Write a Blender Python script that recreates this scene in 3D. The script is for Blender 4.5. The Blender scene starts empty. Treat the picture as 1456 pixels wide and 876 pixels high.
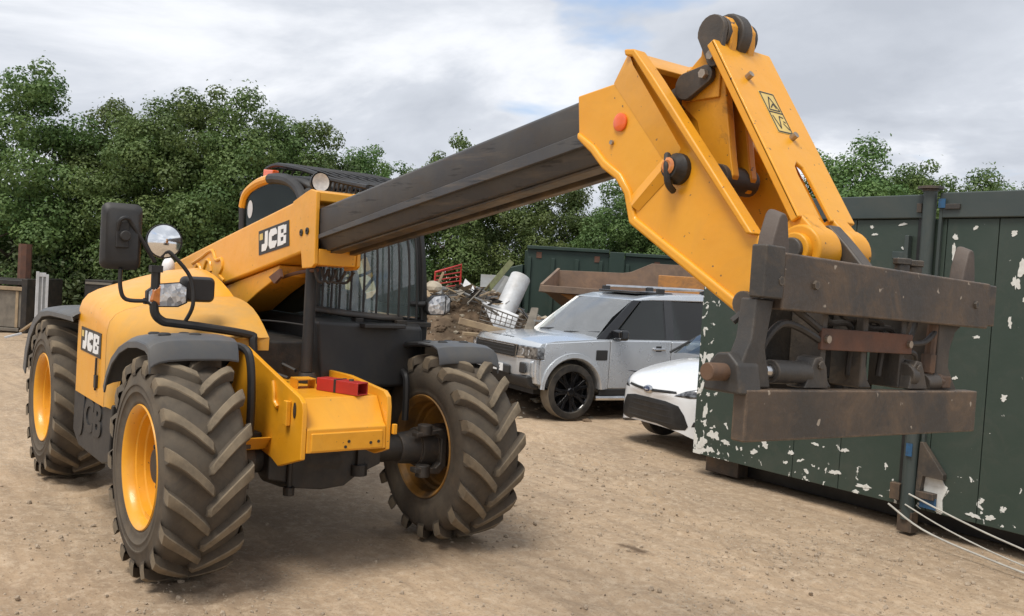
import bpy, bmesh, math, random
import numpy as np
from mathutils import Vector, Matrix, Euler, noise as mnoise
from mathutils.bvhtree import BVHTree
random.seed(7); RNG = np.random.default_rng(7)
S = bpy.context.scene
COL = S.collection
R = math.radians
pi = math.pi

# ------------------------------------------------------------------ camera
cam = bpy.data.cameras.new('camera'); cam_o = bpy.data.objects.new('camera', cam); COL.objects.link(cam_o)
CAM = Vector((5.2447, -2.5980, 1.8071)); VIEW = R(142.701)      # heading of the view in plan
cam.sensor_width = 36.0; cam.lens = 1301.85 / 1456 * 36; cam.clip_start = 0.05; cam.clip_end = 3000
cam_o.matrix_world = Matrix.Translation(CAM) @ Matrix.Rotation(VIEW - pi/2, 4, 'Z') @ Matrix.Rotation(pi/2 - 0.0350, 4, 'X') @ Matrix.Rotation(0.0616, 4, 'Z')
S.camera = cam_o

# ------------------------------------------------------------------ sky, sun, exposure
SUN_EL, SUN_AZ = R(63), R(-70)          # azimuth: plan angle of the direction towards the sun
w = bpy.data.worlds.new('World'); S.world = w; w.use_nodes = True
nt = w.node_tree; N = nt.nodes; L = nt.links; N.clear()
out = N.new('ShaderNodeOutputWorld'); bg = N.new('ShaderNodeBackground'); bg.inputs['Strength'].default_value = 0.1
sky = N.new('ShaderNodeTexSky'); sky.sky_type = 'NISHITA'; sky.sun_disc = False
sky.sun_elevation = SUN_EL; sky.sun_rotation = pi/2 - SUN_AZ
tc = N.new('ShaderNodeTexCoord'); sep = N.new('ShaderNodeSeparateXYZ'); L.new(tc.outputs['Generated'], sep.inputs[0])
zz = N.new('ShaderNodeMath'); zz.operation = 'MAXIMUM'; zz.inputs[1].default_value = 0.0; L.new(sep.outputs['Z'], zz.inputs[0])
za = N.new('ShaderNodeMath'); za.operation = 'ADD'; za.inputs[1].default_value = 0.16; L.new(zz.outputs[0], za.inputs[0])
dv = N.new('ShaderNodeVectorMath'); dv.operation = 'DIVIDE'; L.new(tc.outputs['Generated'], dv.inputs[0])
cb = N.new('ShaderNodeCombineXYZ'); [L.new(za.outputs[0], cb.inputs[i]) for i in range(3)]; L.new(cb.outputs[0], dv.inputs[1])
mp = N.new('ShaderNodeMapping'); mp.inputs['Location'].default_value = (3.1, 1.7, 0.0); mp.inputs['Scale'].default_value = (1.0, 1.0, 0.0)
L.new(dv.outputs[0], mp.inputs['Vector'])
def wnoise(scale, det, rough, dist):
    n = N.new('ShaderNodeTexNoise'); n.inputs['Scale'].default_value = scale; n.inputs['Detail'].default_value = det
    n.inputs['Roughness'].default_value = rough; n.inputs['Distortion'].default_value = dist
    L.new(mp.outputs[0], n.inputs['Vector']); return n
def wramp(src, stops):
    r = N.new('ShaderNodeValToRGB'); L.new(src, r.inputs[0])
    while len(r.color_ramp.elements) < len(stops): r.color_ramp.elements.new(0.5)
    for e, (p, c) in zip(r.color_ramp.elements, stops): e.position = p; e.color = (*c, 1)
    return r
n1 = wnoise(0.85, 8, 0.56, 0.5)
cl = wramp(n1.outputs['Fac'], [(0.30, (8.4, 8.6, 8.9)), (0.42, (7.2, 7.4, 7.8)), (0.52, (5.3, 5.6, 6.15)), (0.66, (4.2, 4.5, 5.05))])
n2 = wnoise(0.55, 6, 0.55, 0.3)
hole = wramp(n2.outputs['Fac'], [(0.0, (1, 1, 1)), (0.36, (1, 1, 1)), (0.415, (0, 0, 0))])
mx = N.new('ShaderNodeMix'); mx.data_type = 'RGBA'
L.new(hole.outputs['Color'], mx.inputs['Factor']); L.new(cl.outputs['Color'], mx.inputs['A'])
skb = N.new('ShaderNodeMix'); skb.data_type = 'RGBA'; skb.inputs['Factor'].default_value = 0.45
L.new(sky.outputs['Color'], skb.inputs['A']); skb.inputs['B'].default_value = (4.6, 6.2, 8.8, 1)
L.new(skb.outputs['Result'], mx.inputs['B'])
L.new(mx.outputs['Result'], bg.inputs['Color']); L.new(bg.outputs[0], out.inputs['Surface'])
sun = bpy.data.lights.new('sun', 'SUN'); sun.energy = 2.3; sun.angle = R(24); sun.color = (1.0, 0.95, 0.87)
sun_o = bpy.data.objects.new('sun', sun); COL.objects.link(sun_o)
sd = Vector((math.cos(SUN_EL)*math.cos(SUN_AZ), math.cos(SUN_EL)*math.sin(SUN_AZ), math.sin(SUN_EL)))
sun_o.rotation_euler = sd.to_track_quat('Z', 'Y').to_euler(); sun_o.location = sd * 60
S.view_settings.view_transform = 'Standard'; S.view_settings.look = 'None'; S.view_settings.gamma = 1; S.view_settings.exposure = 0.40

# ------------------------------------------------------------------ materials
def nodes(name):
    m = bpy.data.materials.new(name); m.use_nodes = True
    t = m.node_tree; p = t.nodes['Principled BSDF']; return m, t, p
def tnoise(t, co, scale, det=6, rough=0.6, dist=0.0):
    n = t.nodes.new('ShaderNodeTexNoise'); n.inputs['Scale'].default_value = scale; n.inputs['Detail'].default_value = det
    n.inputs['Roughness'].default_value = rough; n.inputs['Distortion'].default_value = dist; t.links.new(co, n.inputs['Vector']); return n.outputs['Fac']
def ramp(t, src, a, b, ca=(0, 0, 0), cb=(1, 1, 1)):
    r = t.nodes.new('ShaderNodeValToRGB'); r.color_ramp.elements[0].position = a; r.color_ramp.elements[1].position = b
    r.color_ramp.elements[0].color = (*ca, 1); r.color_ramp.elements[1].color = (*cb, 1); t.links.new(src, r.inputs[0]); return r.outputs['Color']
def mix(t, fac, a, b, mode='MIX'):
    x = t.nodes.new('ShaderNodeMix'); x.data_type = 'RGBA'; x.blend_type = mode
    for s, v in (('Factor', fac), ('A', a), ('B', b)):
        if isinstance(v, (int, float)): x.inputs[s].default_value = v
        elif isinstance(v, tuple): x.inputs[s].default_value = (*v, 1)
        else: t.links.new(v, x.inputs[s])
    return x.outputs['Result']
def bump(t, p, src, strength, dist=0.01):
    b = t.nodes.new('ShaderNodeBump'); b.inputs['Strength'].default_value = strength; b.inputs['Distance'].default_value = dist
    t.links.new(src, b.inputs['Height'])
    if p.inputs['Normal'].links: t.links.new(p.inputs['Normal'].links[0].from_socket, b.inputs['Normal'])
    t.links.new(b.outputs[0], p.inputs['Normal'])
def coord(t, kind='Object'):
    return t.nodes.new('ShaderNodeTexCoord').outputs[kind]
def pmat(name, c, c2=None, scale=4.0, lo=0.4, hi=0.65, rough=0.5, metal=0.0, bmp=0.0, bscale=40, coat=0.0, spec=0.5,
         dirt=None, dscale=2.2, dlo=0.5, dhi=0.75, damt=0.8, speck=None, sscale=60, slo=0.70):
    m, t, p = nodes(name); co = coord(t)
    col = mix(t, ramp(t, tnoise(t, co, scale), lo, hi), c, c2 or tuple(v*0.85 for v in c))
    rg = None
    if dirt:
        d = ramp(t, tnoise(t, co, dscale, 10, 0.72, 0.6), dlo, dhi, (0, 0, 0), (damt,)*3)
        col = mix(t, d, col, dirt); rg = d
    if speck:
        s = ramp(t, tnoise(t, co, sscale, 2, 0.5), slo, slo+0.03)
        col = mix(t, s, col, speck)
    t.links.new(col, p.inputs['Base Color'])
    p.inputs['Metallic'].default_value = metal; p.inputs['Coat Weight'].default_value = coat; p.inputs['Specular IOR Level'].default_value = spec
    rr = t.nodes.new('ShaderNodeMapRange'); rr.inputs['To Min'].default_value = max(0.02, rough-0.08); rr.inputs['To Max'].default_value = min(1, rough+0.14)
    t.links.new(tnoise(t, co, scale*2.3, 5), rr.inputs['Value'])
    if rg is not None:
        a = t.nodes.new('ShaderNodeMath'); a.operation = 'MULTIPLY_ADD'; a.inputs[1].default_value = 0.4
        t.links.new(rg, a.inputs[0]); t.links.new(rr.outputs[0], a.inputs[2]); t.links.new(a.outputs[0], p.inputs['Roughness'])
    else: t.links.new(rr.outputs[0], p.inputs['Roughness'])
    if bmp: bump(t, p, tnoise(t, co, bscale, 6, 0.65), bmp, 0.008)
    if name.endswith('yellow_paint'): bump(t, p, tnoise(t, co, 5, 3, 0.5), 0.35, 0.02)
    return m
YEL = (0.77, 0.352, 0.020)
M = {}
M['yellow'] = pmat('yellow_paint', YEL, (0.76, 0.325, 0.011), 3, rough=0.34, coat=0.15, dirt=(0.40, 0.215, 0.06), dscale=2.6, dlo=0.50, dhi=0.88, damt=0.5, speck=(0.14, 0.085, 0.045), sscale=46, slo=0.728, bmp=0.05, bscale=160)
M['yellow_dusty'] = pmat('dusty_yellow_paint', (0.66, 0.33, 0.045), (0.56, 0.31, 0.075), 5, rough=0.5, dirt=(0.42, 0.27, 0.11), dscale=3.5, dlo=0.42, dhi=0.8, damt=0.6, bmp=0.05, bscale=160)
M['yellow_worn'] = pmat('worn_yellow_paint', (0.74, 0.32, 0.012), (0.62, 0.28, 0.02), 4, rough=0.42, dirt=(0.10, 0.06, 0.03), dscale=5.5, dlo=0.58, dhi=0.72, damt=0.7, speck=(0.14, 0.08, 0.04), sscale=40, slo=0.70, bmp=0.08, bscale=120)
M['boom_grey'] = pmat('boom_steel_paint', (0.050, 0.050, 0.054), (0.072, 0.067, 0.062), 3, rough=0.48, dirt=(0.10, 0.075, 0.05), dscale=4.5, dlo=0.5, dhi=0.8, damt=0.6, bmp=0.06, bscale=90)
def edge_wear(name, colour, rad, lo, hi, amt):
    m = M[name]; t = m.node_tree; p = t.nodes['Principled BSDF']; src = p.inputs['Base Color'].links[0].from_socket
    bv = t.nodes.new('ShaderNodeBevel'); bv.samples = 4; bv.inputs['Radius'].default_value = rad; ge = t.nodes.new('ShaderNodeNewGeometry')
    d = t.nodes.new('ShaderNodeVectorMath'); d.operation = 'DOT_PRODUCT'; t.links.new(bv.outputs[0], d.inputs[0]); t.links.new(ge.outputs['Normal'], d.inputs[1])
    iv = t.nodes.new('ShaderNodeMath'); iv.operation = 'SUBTRACT'; iv.inputs[0].default_value = 1; t.links.new(d.outputs['Value'], iv.inputs[1])
    n = t.nodes.new('ShaderNodeMath'); n.operation = 'MULTIPLY'; t.links.new(iv.outputs[0], n.inputs[0]); t.links.new(ramp(t, tnoise(t, coord(t), 14, 6, 0.75), 0.38, 0.62), n.inputs[1])
    t.links.new(mix(t, ramp(t, n.outputs[0], lo, hi, (0, 0, 0), (amt,)*3), src, colour), p.inputs['Base Color'])
def boom_mat():
    m = M['boom_grey']; t = m.node_tree; p = t.nodes['Principled BSDF']; co = coord(t); src = p.inputs['Base Color'].links[0].from_socket
    mp_ = t.nodes.new('ShaderNodeMapping'); mp_.inputs['Rotation'].default_value = (0, R(9), 0); mp_.inputs['Scale'].default_value = (0.7, 6, 9); t.links.new(co, mp_.inputs['Vector'])
    a = mix(t, ramp(t, tnoise(t, mp_.outputs[0], 2.2, 7, 0.7), 0.54, 0.74, (0, 0, 0), (0.75,)*3), src, (0.135, 0.108, 0.082))
    a = mix(t, ramp(t, tnoise(t, mp_.outputs[0], 5.0, 4, 0.6), 0.60, 0.66, (0, 0, 0), (0.8,)*3), a, (0.018, 0.018, 0.019))
    t.links.new(a, p.inputs['Base Color'])
boom_mat()
M['wear_strip'] = pmat('greasy_wear_strip', (0.045, 0.04, 0.036), (0.13, 0.09, 0.05), 6, rough=0.4, dirt=(0.20, 0.12, 0.05), dscale=7, dlo=0.5, dhi=0.75, bmp=0.1)
M['black'] = pmat('black_plastic', (0.018, 0.018, 0.019), (0.026, 0.025, 0.024), 6, rough=0.5, dirt=(0.075, 0.062, 0.045), dscale=3, dlo=0.52, dhi=0.85, damt=0.5, bmp=0.05, bscale=200)
M['mudguard'] = pmat('grey_mudguard_plastic', (0.075, 0.080, 0.088), (0.095, 0.096, 0.096), 4, rough=0.46, dirt=(0.17, 0.14, 0.10), dscale=3.5, dlo=0.46, dhi=0.85, damt=0.55, bmp=0.05, bscale=220)
M['dark'] = pmat('dark_greasy_steel', (0.016, 0.015, 0.014), (0.035, 0.029, 0.023), 7, rough=0.5, dirt=(0.08, 0.058, 0.037), dscale=6, dlo=0.5, dhi=0.8, damt=0.7, bmp=0.25, bscale=45)
M['rubber'] = pmat('tyre_rubber', (0.112, 0.093, 0.071), (0.072, 0.060, 0.048), 5, rough=0.85, spec=0.25, dirt=(0.165, 0.125, 0.085), dscale=5.5, dlo=0.46, dhi=0.8, damt=0.7, bmp=0.18, bscale=60)
M['rim_dirty_shaded'] = pmat('muddy_shaded_yellow_rim', (0.40, 0.19, 0.03), (0.24, 0.13, 0.04), 5, rough=0.55, dirt=(0.11, 0.08, 0.05), dscale=5, dlo=0.45, dhi=0.75, damt=0.8)  # mud, with the shade on the far-side rims darkened into the colour
M['lug_top'] = pmat('dusty_tread_rubber', (0.225, 0.180, 0.124), (0.15, 0.122, 0.088), 7, rough=0.9, spec=0.2, dirt=(0.28, 0.22, 0.15), dscale=12, dlo=0.5, dhi=0.8, bmp=0.2, bscale=90)
M['car_tyre'] = pmat('car_tyre_rubber', (0.03, 0.029, 0.028), (0.075, 0.066, 0.055), 5, rough=0.85, spec=0.25)
M['car_tread'] = pmat('dusty_car_tread', (0.22, 0.19, 0.145), (0.16, 0.135, 0.105), 9, rough=0.9, spec=0.2, bmp=0.2, bscale=70)
M['rusty'] = pmat('rusty_dark_steel', (0.045, 0.039, 0.034), (0.088, 0.062, 0.043), 4, 0.4, 0.62, rough=0.48, dirt=(0.21, 0.135, 0.078), dscale=5, dlo=0.50, dhi=0.80, damt=0.8, speck=(0.34, 0.29, 0.23), sscale=26, slo=0.72, bmp=0.3, bscale=30)
M['steel_dark'] = pmat('worn_black_steel', (0.040, 0.037, 0.034), (0.078, 0.062, 0.048), 5, rough=0.5, dirt=(0.17, 0.12, 0.075), dscale=6, dlo=0.54, dhi=0.82, damt=0.7, bmp=0.2, bscale=50)
M['tooth'] = pmat('brown_grey_cast_steel', (0.105, 0.082, 0.068), (0.075, 0.06, 0.052), 8, rough=0.62, bmp=0.2, bscale=60)
M['rust_plate'] = pmat('red_rust_plate', (0.14, 0.062, 0.036), (0.09, 0.048, 0.034), 9, rough=0.7, bmp=0.2, bscale=50)
M['rust_pin'] = pmat('rusty_pin_steel', (0.135, 0.075, 0.043), (0.085, 0.055, 0.038), 14, rough=0.6, bmp=0.2)
M['chrome'] = pmat('bright_steel', (0.65, 0.65, 0.66), (0.5, 0.5, 0.5), 8, rough=0.18, metal=1)
M['bolt'] = pmat('zinc_bolt', (0.42, 0.36, 0.29), (0.28, 0.23, 0.18), 20, rough=0.4, metal=0.7)
M['white'] = pmat('white_print', (0.80, 0.80, 0.79), (0.72, 0.72, 0.71), 10, rough=0.45)
M['ink'] = pmat('black_print', (0.012, 0.012, 0.012), (0.02, 0.02, 0.02), 10, rough=0.4)
M['label_yellow'] = pmat('faded_label_yellow', (0.66, 0.48, 0.15), (0.56, 0.41, 0.14), 20, rough=0.5)
M['orange'] = pmat('orange_reflector', (0.85, 0.13, 0.015), (0.72, 0.11, 0.015), 30, rough=0.2, coat=0.5)
M['red'] = pmat('red_paint', (0.46, 0.030, 0.024), (0.36, 0.024, 0.02), 6, rough=0.4, dirt=(0.22, 0.09, 0.05), dlo=0.55, dhi=0.85, damt=0.4)
M['silver'] = pmat('silver_car_paint', (0.60, 0.63, 0.66), (0.56, 0.59, 0.625), 2, rough=0.26, metal=0.55, coat=0.6, dirt=None)
M['car_white'] = pmat('white_car_paint', (0.78, 0.79, 0.80), (0.75, 0.76, 0.77), 2, rough=0.22, coat=0.6, dirt=(0.55, 0.5, 0.42), dscale=3, dlo=0.6, dhi=0.95, damt=0.2)
M['gloss_black'] = pmat('gloss_black', (0.008, 0.008, 0.009), (0.012, 0.012, 0.013), 5, rough=0.12, coat=0.4)
M['trim_black'] = pmat('black_trim', (0.022, 0.022, 0.023), (0.03, 0.029, 0.028), 5, rough=0.42)
M['mirror'] = pmat('mirror_glass', (0.86, 0.87, 0.88), (0.84, 0.85, 0.86), 3, rough=0.05, metal=1)
M['green'] = None
M['timber'] = pmat('weathered_timber', (0.36, 0.27, 0.165), (0.27, 0.20, 0.13), 6, rough=0.8, bmp=0.3, bscale=30)
M['timber_grey'] = pmat('grey_timber', (0.20, 0.175, 0.14), (0.13, 0.115, 0.095), 5, rough=0.85, bmp=0.3, bscale=30)
M['mossy'] = pmat('mossy_timber', (0.155, 0.17, 0.075), (0.11, 0.105, 0.06), 8, rough=0.85, bmp=0.3)
M['grey_sheet'] = pmat('grey_sheet', (0.30, 0.31, 0.31), (0.22, 0.225, 0.225), 3, rough=0.6, dirt=(0.2, 0.17, 0.12), damt=0.6)
M['white_plastic'] = pmat('white_plastic_sheet', (0.58, 0.59, 0.60), (0.46, 0.47, 0.48), 3, rough=0.4, dirt=(0.26, 0.21, 0.15), dscale=4, dlo=0.46, dhi=0.85, damt=0.6)
M['rust_brown'] = pmat('rusty_tipper_steel', (0.21, 0.148, 0.108), (0.145, 0.105, 0.08), 4, 0.35, 0.7, rough=0.75, dirt=(0.29, 0.20, 0.13), dscale=5, dlo=0.45, dhi=0.75, bmp=0.3, bscale=25)
M['old_orange'] = pmat('faded_orange_paint', (0.52, 0.23, 0.055), (0.42, 0.19, 0.06), 4, rough=0.55, dirt=(0.19, 0.115, 0.065), dscale=5, dlo=0.48, dhi=0.72, damt=0.85)
M['concrete'] = pmat('pale_rubble', (0.40, 0.35, 0.27), (0.30, 0.255, 0.19), 8, rough=0.9, bmp=0.3, bscale=30)
M['bark'] = pmat('bark', (0.085, 0.066, 0.048), (0.05, 0.042, 0.033), 9, rough=0.9, bmp=0.5, bscale=20)
M['blue'] = pmat('blue_paint_patch', (0.025, 0.095, 0.20), (0.03, 0.07, 0.13), 30, rough=0.5)
M['pale_chip'] = pmat('pale_undercoat', (0.70, 0.70, 0.66), (0.60, 0.59, 0.54), 24, rough=0.65, bmp=0.15, bscale=80)
M['cable'] = pmat('pale_cable', (0.46, 0.44, 0.39), (0.36, 0.34, 0.30), 8, rough=0.5)
M['hose'] = pmat('black_hose', (0.045, 0.04, 0.036), (0.03, 0.027, 0.025), 10, rough=0.55)
M['seat'] = pmat('dark_seat_cloth', (0.03, 0.03, 0.032), None, 8, rough=0.85)
M['lamp_grey'] = pmat('headlight_grey', (0.30, 0.31, 0.32), (0.06, 0.06, 0.065), 14, 0.4, 0.6, rough=0.15, metal=0.6, coat=0.8)
M['hub_oval'] = pmat('dark_blue_enamel', (0.02, 0.03, 0.08), None, 8, rough=0.2, coat=0.5)

def glassmat(name, tint, refl=0.9, rough=0.02):
    m, t, p = nodes(name); t.nodes.remove(p)
    o = t.nodes['Material Output']; tr = t.nodes.new('ShaderNodeBsdfTransparent'); tr.inputs[0].default_value = (*tint, 1)
    g = t.nodes.new('ShaderNodeBsdfGlossy'); g.inputs['Roughness'].default_value = rough; g.inputs[0].default_value = (refl, refl, refl, 1)
    f = t.nodes.new('ShaderNodeFresnel'); f.inputs['IOR'].default_value = 1.52
    x = t.nodes.new('ShaderNodeMixShader'); t.links.new(f.outputs[0], x.inputs[0]); t.links.new(tr.outputs[0], x.inputs[1]); t.links.new(g.outputs[0], x.inputs[2])
    t.links.new(x.outputs[0], o.inputs['Surface']); return m
def hazed_glass(name, tint, haze, amt, ior=1.52):
    m = glassmat(name, tint); t = m.node_tree; t.nodes['Fresnel'].inputs['IOR'].default_value = ior
    d = t.nodes.new('ShaderNodeBsdfDiffuse'); co = coord(t); d.inputs[0].default_value = (*haze, 1)
    x = t.nodes.new('ShaderNodeMixShader'); o = t.nodes['Material Output']; old = o.inputs['Surface'].links[0].from_socket
    r = t.nodes.new('ShaderNodeMapRange'); r.inputs[3].default_value = amt*0.6; r.inputs[4].default_value = amt*1.4; t.links.new(tnoise(t, co, 4, 5, 0.65), r.inputs[0])
    t.links.new(r.outputs[0], x.inputs[0]); t.links.new(old, x.inputs[1]); t.links.new(d.outputs[0], x.inputs[2]); t.links.new(x.outputs[0], o.inputs['Surface']); return m
M['cab_glass'] = hazed_glass('green_cab_glass', (0.74, 0.84, 0.80), (0.40, 0.50, 0.49), 0.20, 1.9)  # pale diffuse haze painted in for light reflected by the windscreen
M['cab_clear'] = glassmat('clear_cab_glass', (0.86, 0.92, 0.89))
M['cab_tint'] = hazed_glass('smoked_cab_glass', (0.42, 0.48, 0.44), (0.06, 0.075, 0.065), 0.12); M['cab_tint'].node_tree.nodes['Glossy BSDF'].inputs[0].default_value = (0.35, 0.38, 0.37, 1)
M['tint_glass'] = glassmat('smoked_glass', (0.20, 0.23, 0.225)); M['tint_glass'].node_tree.nodes['Fresnel'].inputs['IOR'].default_value = 1.55
M['car_glass'] = hazed_glass('car_glass', (0.42, 0.47, 0.47), (0.55, 0.57, 0.58), 0.22)  # diffuse haze painted in for the sky mirrored in the glass
M['car_glass'].node_tree.nodes['Fresnel'].inputs['IOR'].default_value = 2.4; M['car_glass'].node_tree.nodes['Glossy BSDF'].inputs['Roughness'].default_value = 0.06
M['lens'] = glassmat('clear_lens', (0.86, 0.88, 0.9), 0.9, 0.03)
def reflector():
    m, t, p = nodes('faceted_lamp_reflector'); co = coord(t)
    v = t.nodes.new('ShaderNodeTexVoronoi'); v.inputs['Scale'].default_value = 38; t.links.new(co, v.inputs['Vector'])
    t.links.new(mix(t, ramp(t, v.outputs['Color'], 0.25, 0.75), (0.82, 0.83, 0.84), (0.30, 0.31, 0.33)), p.inputs['Base Color'])
    p.inputs['Metallic'].default_value = 0.35; p.inputs['Roughness'].default_value = 0.2; p.inputs['Coat Weight'].default_value = 0.7
    bump(t, p, v.outputs['Distance'], 0.3, 0.01); return m
M['reflector'] = reflector()
M['pale_lens'] = pmat('frosted_lens', (0.66, 0.67, 0.65), (0.5, 0.51, 0.5), 30, rough=0.15, coat=0.8)
M['amber'] = pmat('amber_lamp', (0.62, 0.22, 0.05), (0.5, 0.17, 0.05), 40, rough=0.15, coat=0.5)

def green_paint():
    m, t, p = nodes('dark_green_container_paint'); co = coord(t)
    a = mix(t, ramp(t, tnoise(t, co, 1.3, 8, 0.65), 0.35, 0.7), (0.030, 0.050, 0.038), (0.046, 0.062, 0.050))
    a = mix(t, ramp(t, tnoise(t, co, 5, 8, 0.7, 1.0), 0.52, 0.9, (0, 0, 0), (0.6,)*3), a, (0.085, 0.085, 0.07))
    s = t.nodes.new('ShaderNodeSeparateXYZ'); t.links.new(co, s.inputs[0])
    def mr(src, a0, a1, b0, b1):
        n = t.nodes.new('ShaderNodeMapRange'); n.inputs[1].default_value = a0; n.inputs[2].default_value = a1
        n.inputs[3].default_value = b0; n.inputs[4].default_value = b1; t.links.new(src, n.inputs[0]); return n.outputs[0]
    low = mr(s.outputs['Z'], 0.0, 0.75, 0.145, 0.0); left = mr(s.outputs['X'], 0.0, 0.34, 0.14, 0.0)
    ad = t.nodes.new('ShaderNodeMath'); ad.operation = 'ADD'; t.links.new(low, ad.inputs[0]); t.links.new(left, ad.inputs[1])
    a2 = t.nodes.new('ShaderNodeMath'); a2.operation = 'ADD'; t.links.new(ad.outputs[0], a2.inputs[0]); t.links.new(tnoise(t, co, 11.0, 4, 0.55, 0.5), a2.inputs[1])
    mk = ramp(t, a2.outputs[0], 0.705, 0.715)
    t.links.new(mix(t, mk, a, (0.68, 0.68, 0.64)), p.inputs['Base Color'])
    p.inputs['Roughness'].default_value = 0.47; bump(t, p, mk, 0.3, 0.004); bump(t, p, tnoise(t, co, 2.5, 4), 0.12, 0.05); return m
M['green'] = green_paint()
M['green_far'] = pmat('dark_green_bin_paint', (0.016, 0.036, 0.027), (0.025, 0.046, 0.035), 2, rough=0.5, dirt=(0.09, 0.075, 0.05), dlo=0.58, dhi=0.85, damt=0.5)
M['green_rail'] = pmat('green_rail_sky_tint', (0.040, 0.056, 0.054), (0.055, 0.068, 0.064), 2, rough=0.4, dirt=(0.09, 0.09, 0.075), damt=0.4)  # bluer grey-green, sky reflection on the top rail put into the colour

def dirt_ground():
    m, t, p = nodes('dusty_yard_dirt'); co = coord(t)
    a = mix(t, ramp(t, tnoise(t, co, 0.35, 8, 0.62, 0.5), 0.35, 0.68), (0.445, 0.325, 0.214), (0.31, 0.226, 0.149))
    st = t.nodes.new('ShaderNodeMapping'); st.inputs['Rotation'].default_value = (0, 0, R(-20)); st.inputs['Scale'].default_value = (0.5, 3.0, 1)
    t.links.new(co, st.inputs['Vector'])
    a = mix(t, ramp(t, tnoise(t, st.outputs[0], 2.2, 7, 0.75, 0.4), 0.44, 0.70, (0, 0, 0), (0.75,)*3), a, (0.235, 0.174, 0.120))
    a = mix(t, ramp(t, tnoise(t, co, 0.8, 6, 0.7, 0.8), 0.50, 0.66, (0, 0, 0), (0.6,)*3), a, (0.255, 0.188, 0.130))
    a = mix(t, ramp(t, tnoise(t, co, 14, 7, 0.8), 0.47, 0.68, (0, 0, 0), (0.75,)*3), a, (0.54, 0.43, 0.312))
    f = ramp(t, tnoise(t, co, 60, 5, 0.8), 0.55, 0.68, (0, 0, 0), (0.85,)*3); a = mix(t, f, a, (0.15, 0.105, 0.065))
    v = t.nodes.new('ShaderNodeTexVoronoi'); v.inputs['Scale'].default_value = 34; v.inputs['Randomness'].default_value = 1; t.links.new(co, v.inputs['Vector'])
    pe = ramp(t, v.outputs['Distance'], 0.17, 0.30, (1, 1, 1), (0, 0, 0))
    sel = ramp(t, tnoise(t, co, 1.1, 5, 0.7), 0.46, 0.60)
    pm = mix(t, sel, (0, 0, 0), pe)
    a = mix(t, pm, a, mix(t, ramp(t, v.outputs['Color'], 0.2, 0.8), (0.42, 0.36, 0.28), (0.24, 0.20, 0.15)))
    a = mix(t, ramp(t, tnoise(t, co, 0.55, 7, 0.72, 1.2), 0.56, 0.70, (0, 0, 0), (0.6,)*3), a, (0.21, 0.148, 0.098))
    # oil stain on the yard, with a ragged outline
    g = t.nodes.new('ShaderNodeVectorMath'); g.operation = 'SUBTRACT'; t.links.new(co, g.inputs[0]); g.inputs[1].default_value = STAIN
    sc = t.nodes.new('ShaderNodeMapping'); sc.inputs['Rotation'].default_value = (0, 0, R(-38)); sc.inputs['Scale'].default_value = (1.7, 4.75, 0); t.links.new(g.outputs[0], sc.inputs['Vector'])
    ln = t.nodes.new('ShaderNodeVectorMath'); ln.operation = 'LENGTH'; t.links.new(sc.outputs[0], ln.inputs[0])
    ad = t.nodes.new('ShaderNodeMath'); ad.operation = 'MULTIPLY_ADD'; ad.inputs[1].default_value = 0.8; t.links.new(tnoise(t, co, 9, 6, 0.75), ad.inputs[0]); t.links.new(ln.outputs['Value'], ad.inputs[2])
    a = mix(t, ramp(t, ad.outputs[0], 0.50, 0.72, (0.85,)*3, (0, 0, 0)), a, (0.085, 0.055, 0.035))
    t.links.new(a, p.inputs['Base Color']); p.inputs['Roughness'].default_value = 0.92; p.inputs['Specular IOR Level'].default_value = 0.2
    bump(t, p, tnoise(t, co, 7, 5, 0.55), 0.5, 0.02); bump(t, p, tnoise(t, co, 60, 3, 0.6), 0.4, 0.003); bump(t, p, pm, 0.5, 0.006)
    return m
STAIN = (0.86, 1.93, 0.0)
M['ground'] = dirt_ground()
M['heap'] = pmat('turned_earth', (0.165, 0.115, 0.075), (0.09, 0.066, 0.046), 3, rough=0.95, spec=0.15, dirt=(0.30, 0.235, 0.16), dscale=5, dlo=0.5, dhi=0.75, damt=0.75, speck=(0.42, 0.38, 0.31), sscale=14, slo=0.68, bmp=0.8, bscale=9)
M['stone'] = pmat('yard_stone', (0.40, 0.32, 0.235), (0.27, 0.21, 0.15), 12, rough=0.9, bmp=0.3, bscale=60)

def leafmat(name, c1, c2, c3):
    m, t, p = nodes(name); co = coord(t)
    oi = t.nodes.new('ShaderNodeObjectInfo')
    a = mix(t, ramp(t, tnoise(t, co, 0.8, 4, 0.6), 0.38, 0.64), c1, c2)
    at = t.nodes.new('ShaderNodeAttribute'); at.attribute_name = 'tone'
    a = mix(t, at.outputs['Fac'], a, c3)
    hs = t.nodes.new('ShaderNodeHueSaturation'); t.links.new(a, hs.inputs['Color'])
    mr = t.nodes.new('ShaderNodeMapRange'); mr.inputs[3].default_value = 0.475; mr.inputs[4].default_value = 0.515; t.links.new(oi.outputs['Random'], mr.inputs[0]); t.links.new(mr.outputs[0], hs.inputs['Hue'])
    mv = t.nodes.new('ShaderNodeMapRange'); mv.inputs[3].default_value = 0.8; mv.inputs[4].default_value = 1.15; t.links.new(oi.outputs['Random'], mv.inputs[0]); t.links.new(mv.outputs[0], hs.inputs['Value'])
    p.inputs['Roughness'].default_value = 0.55; p.inputs['Specular IOR Level'].default_value = 0.35
    t.links.new(hs.outputs[0], p.inputs['Base Color'])
    tl = t.nodes.new('ShaderNodeBsdfTranslucent'); t.links.new(hs.outputs[0], tl.inputs[0])
    x = t.nodes.new('ShaderNodeMixShader'); x.inputs[0].default_value = 0.3
    t.links.new(p.outputs[0], x.inputs[1]); t.links.new(tl.outputs[0], x.inputs[2]); t.links.new(x.outputs[0], t.nodes['Material Output'].inputs['Surface']); return m
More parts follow.
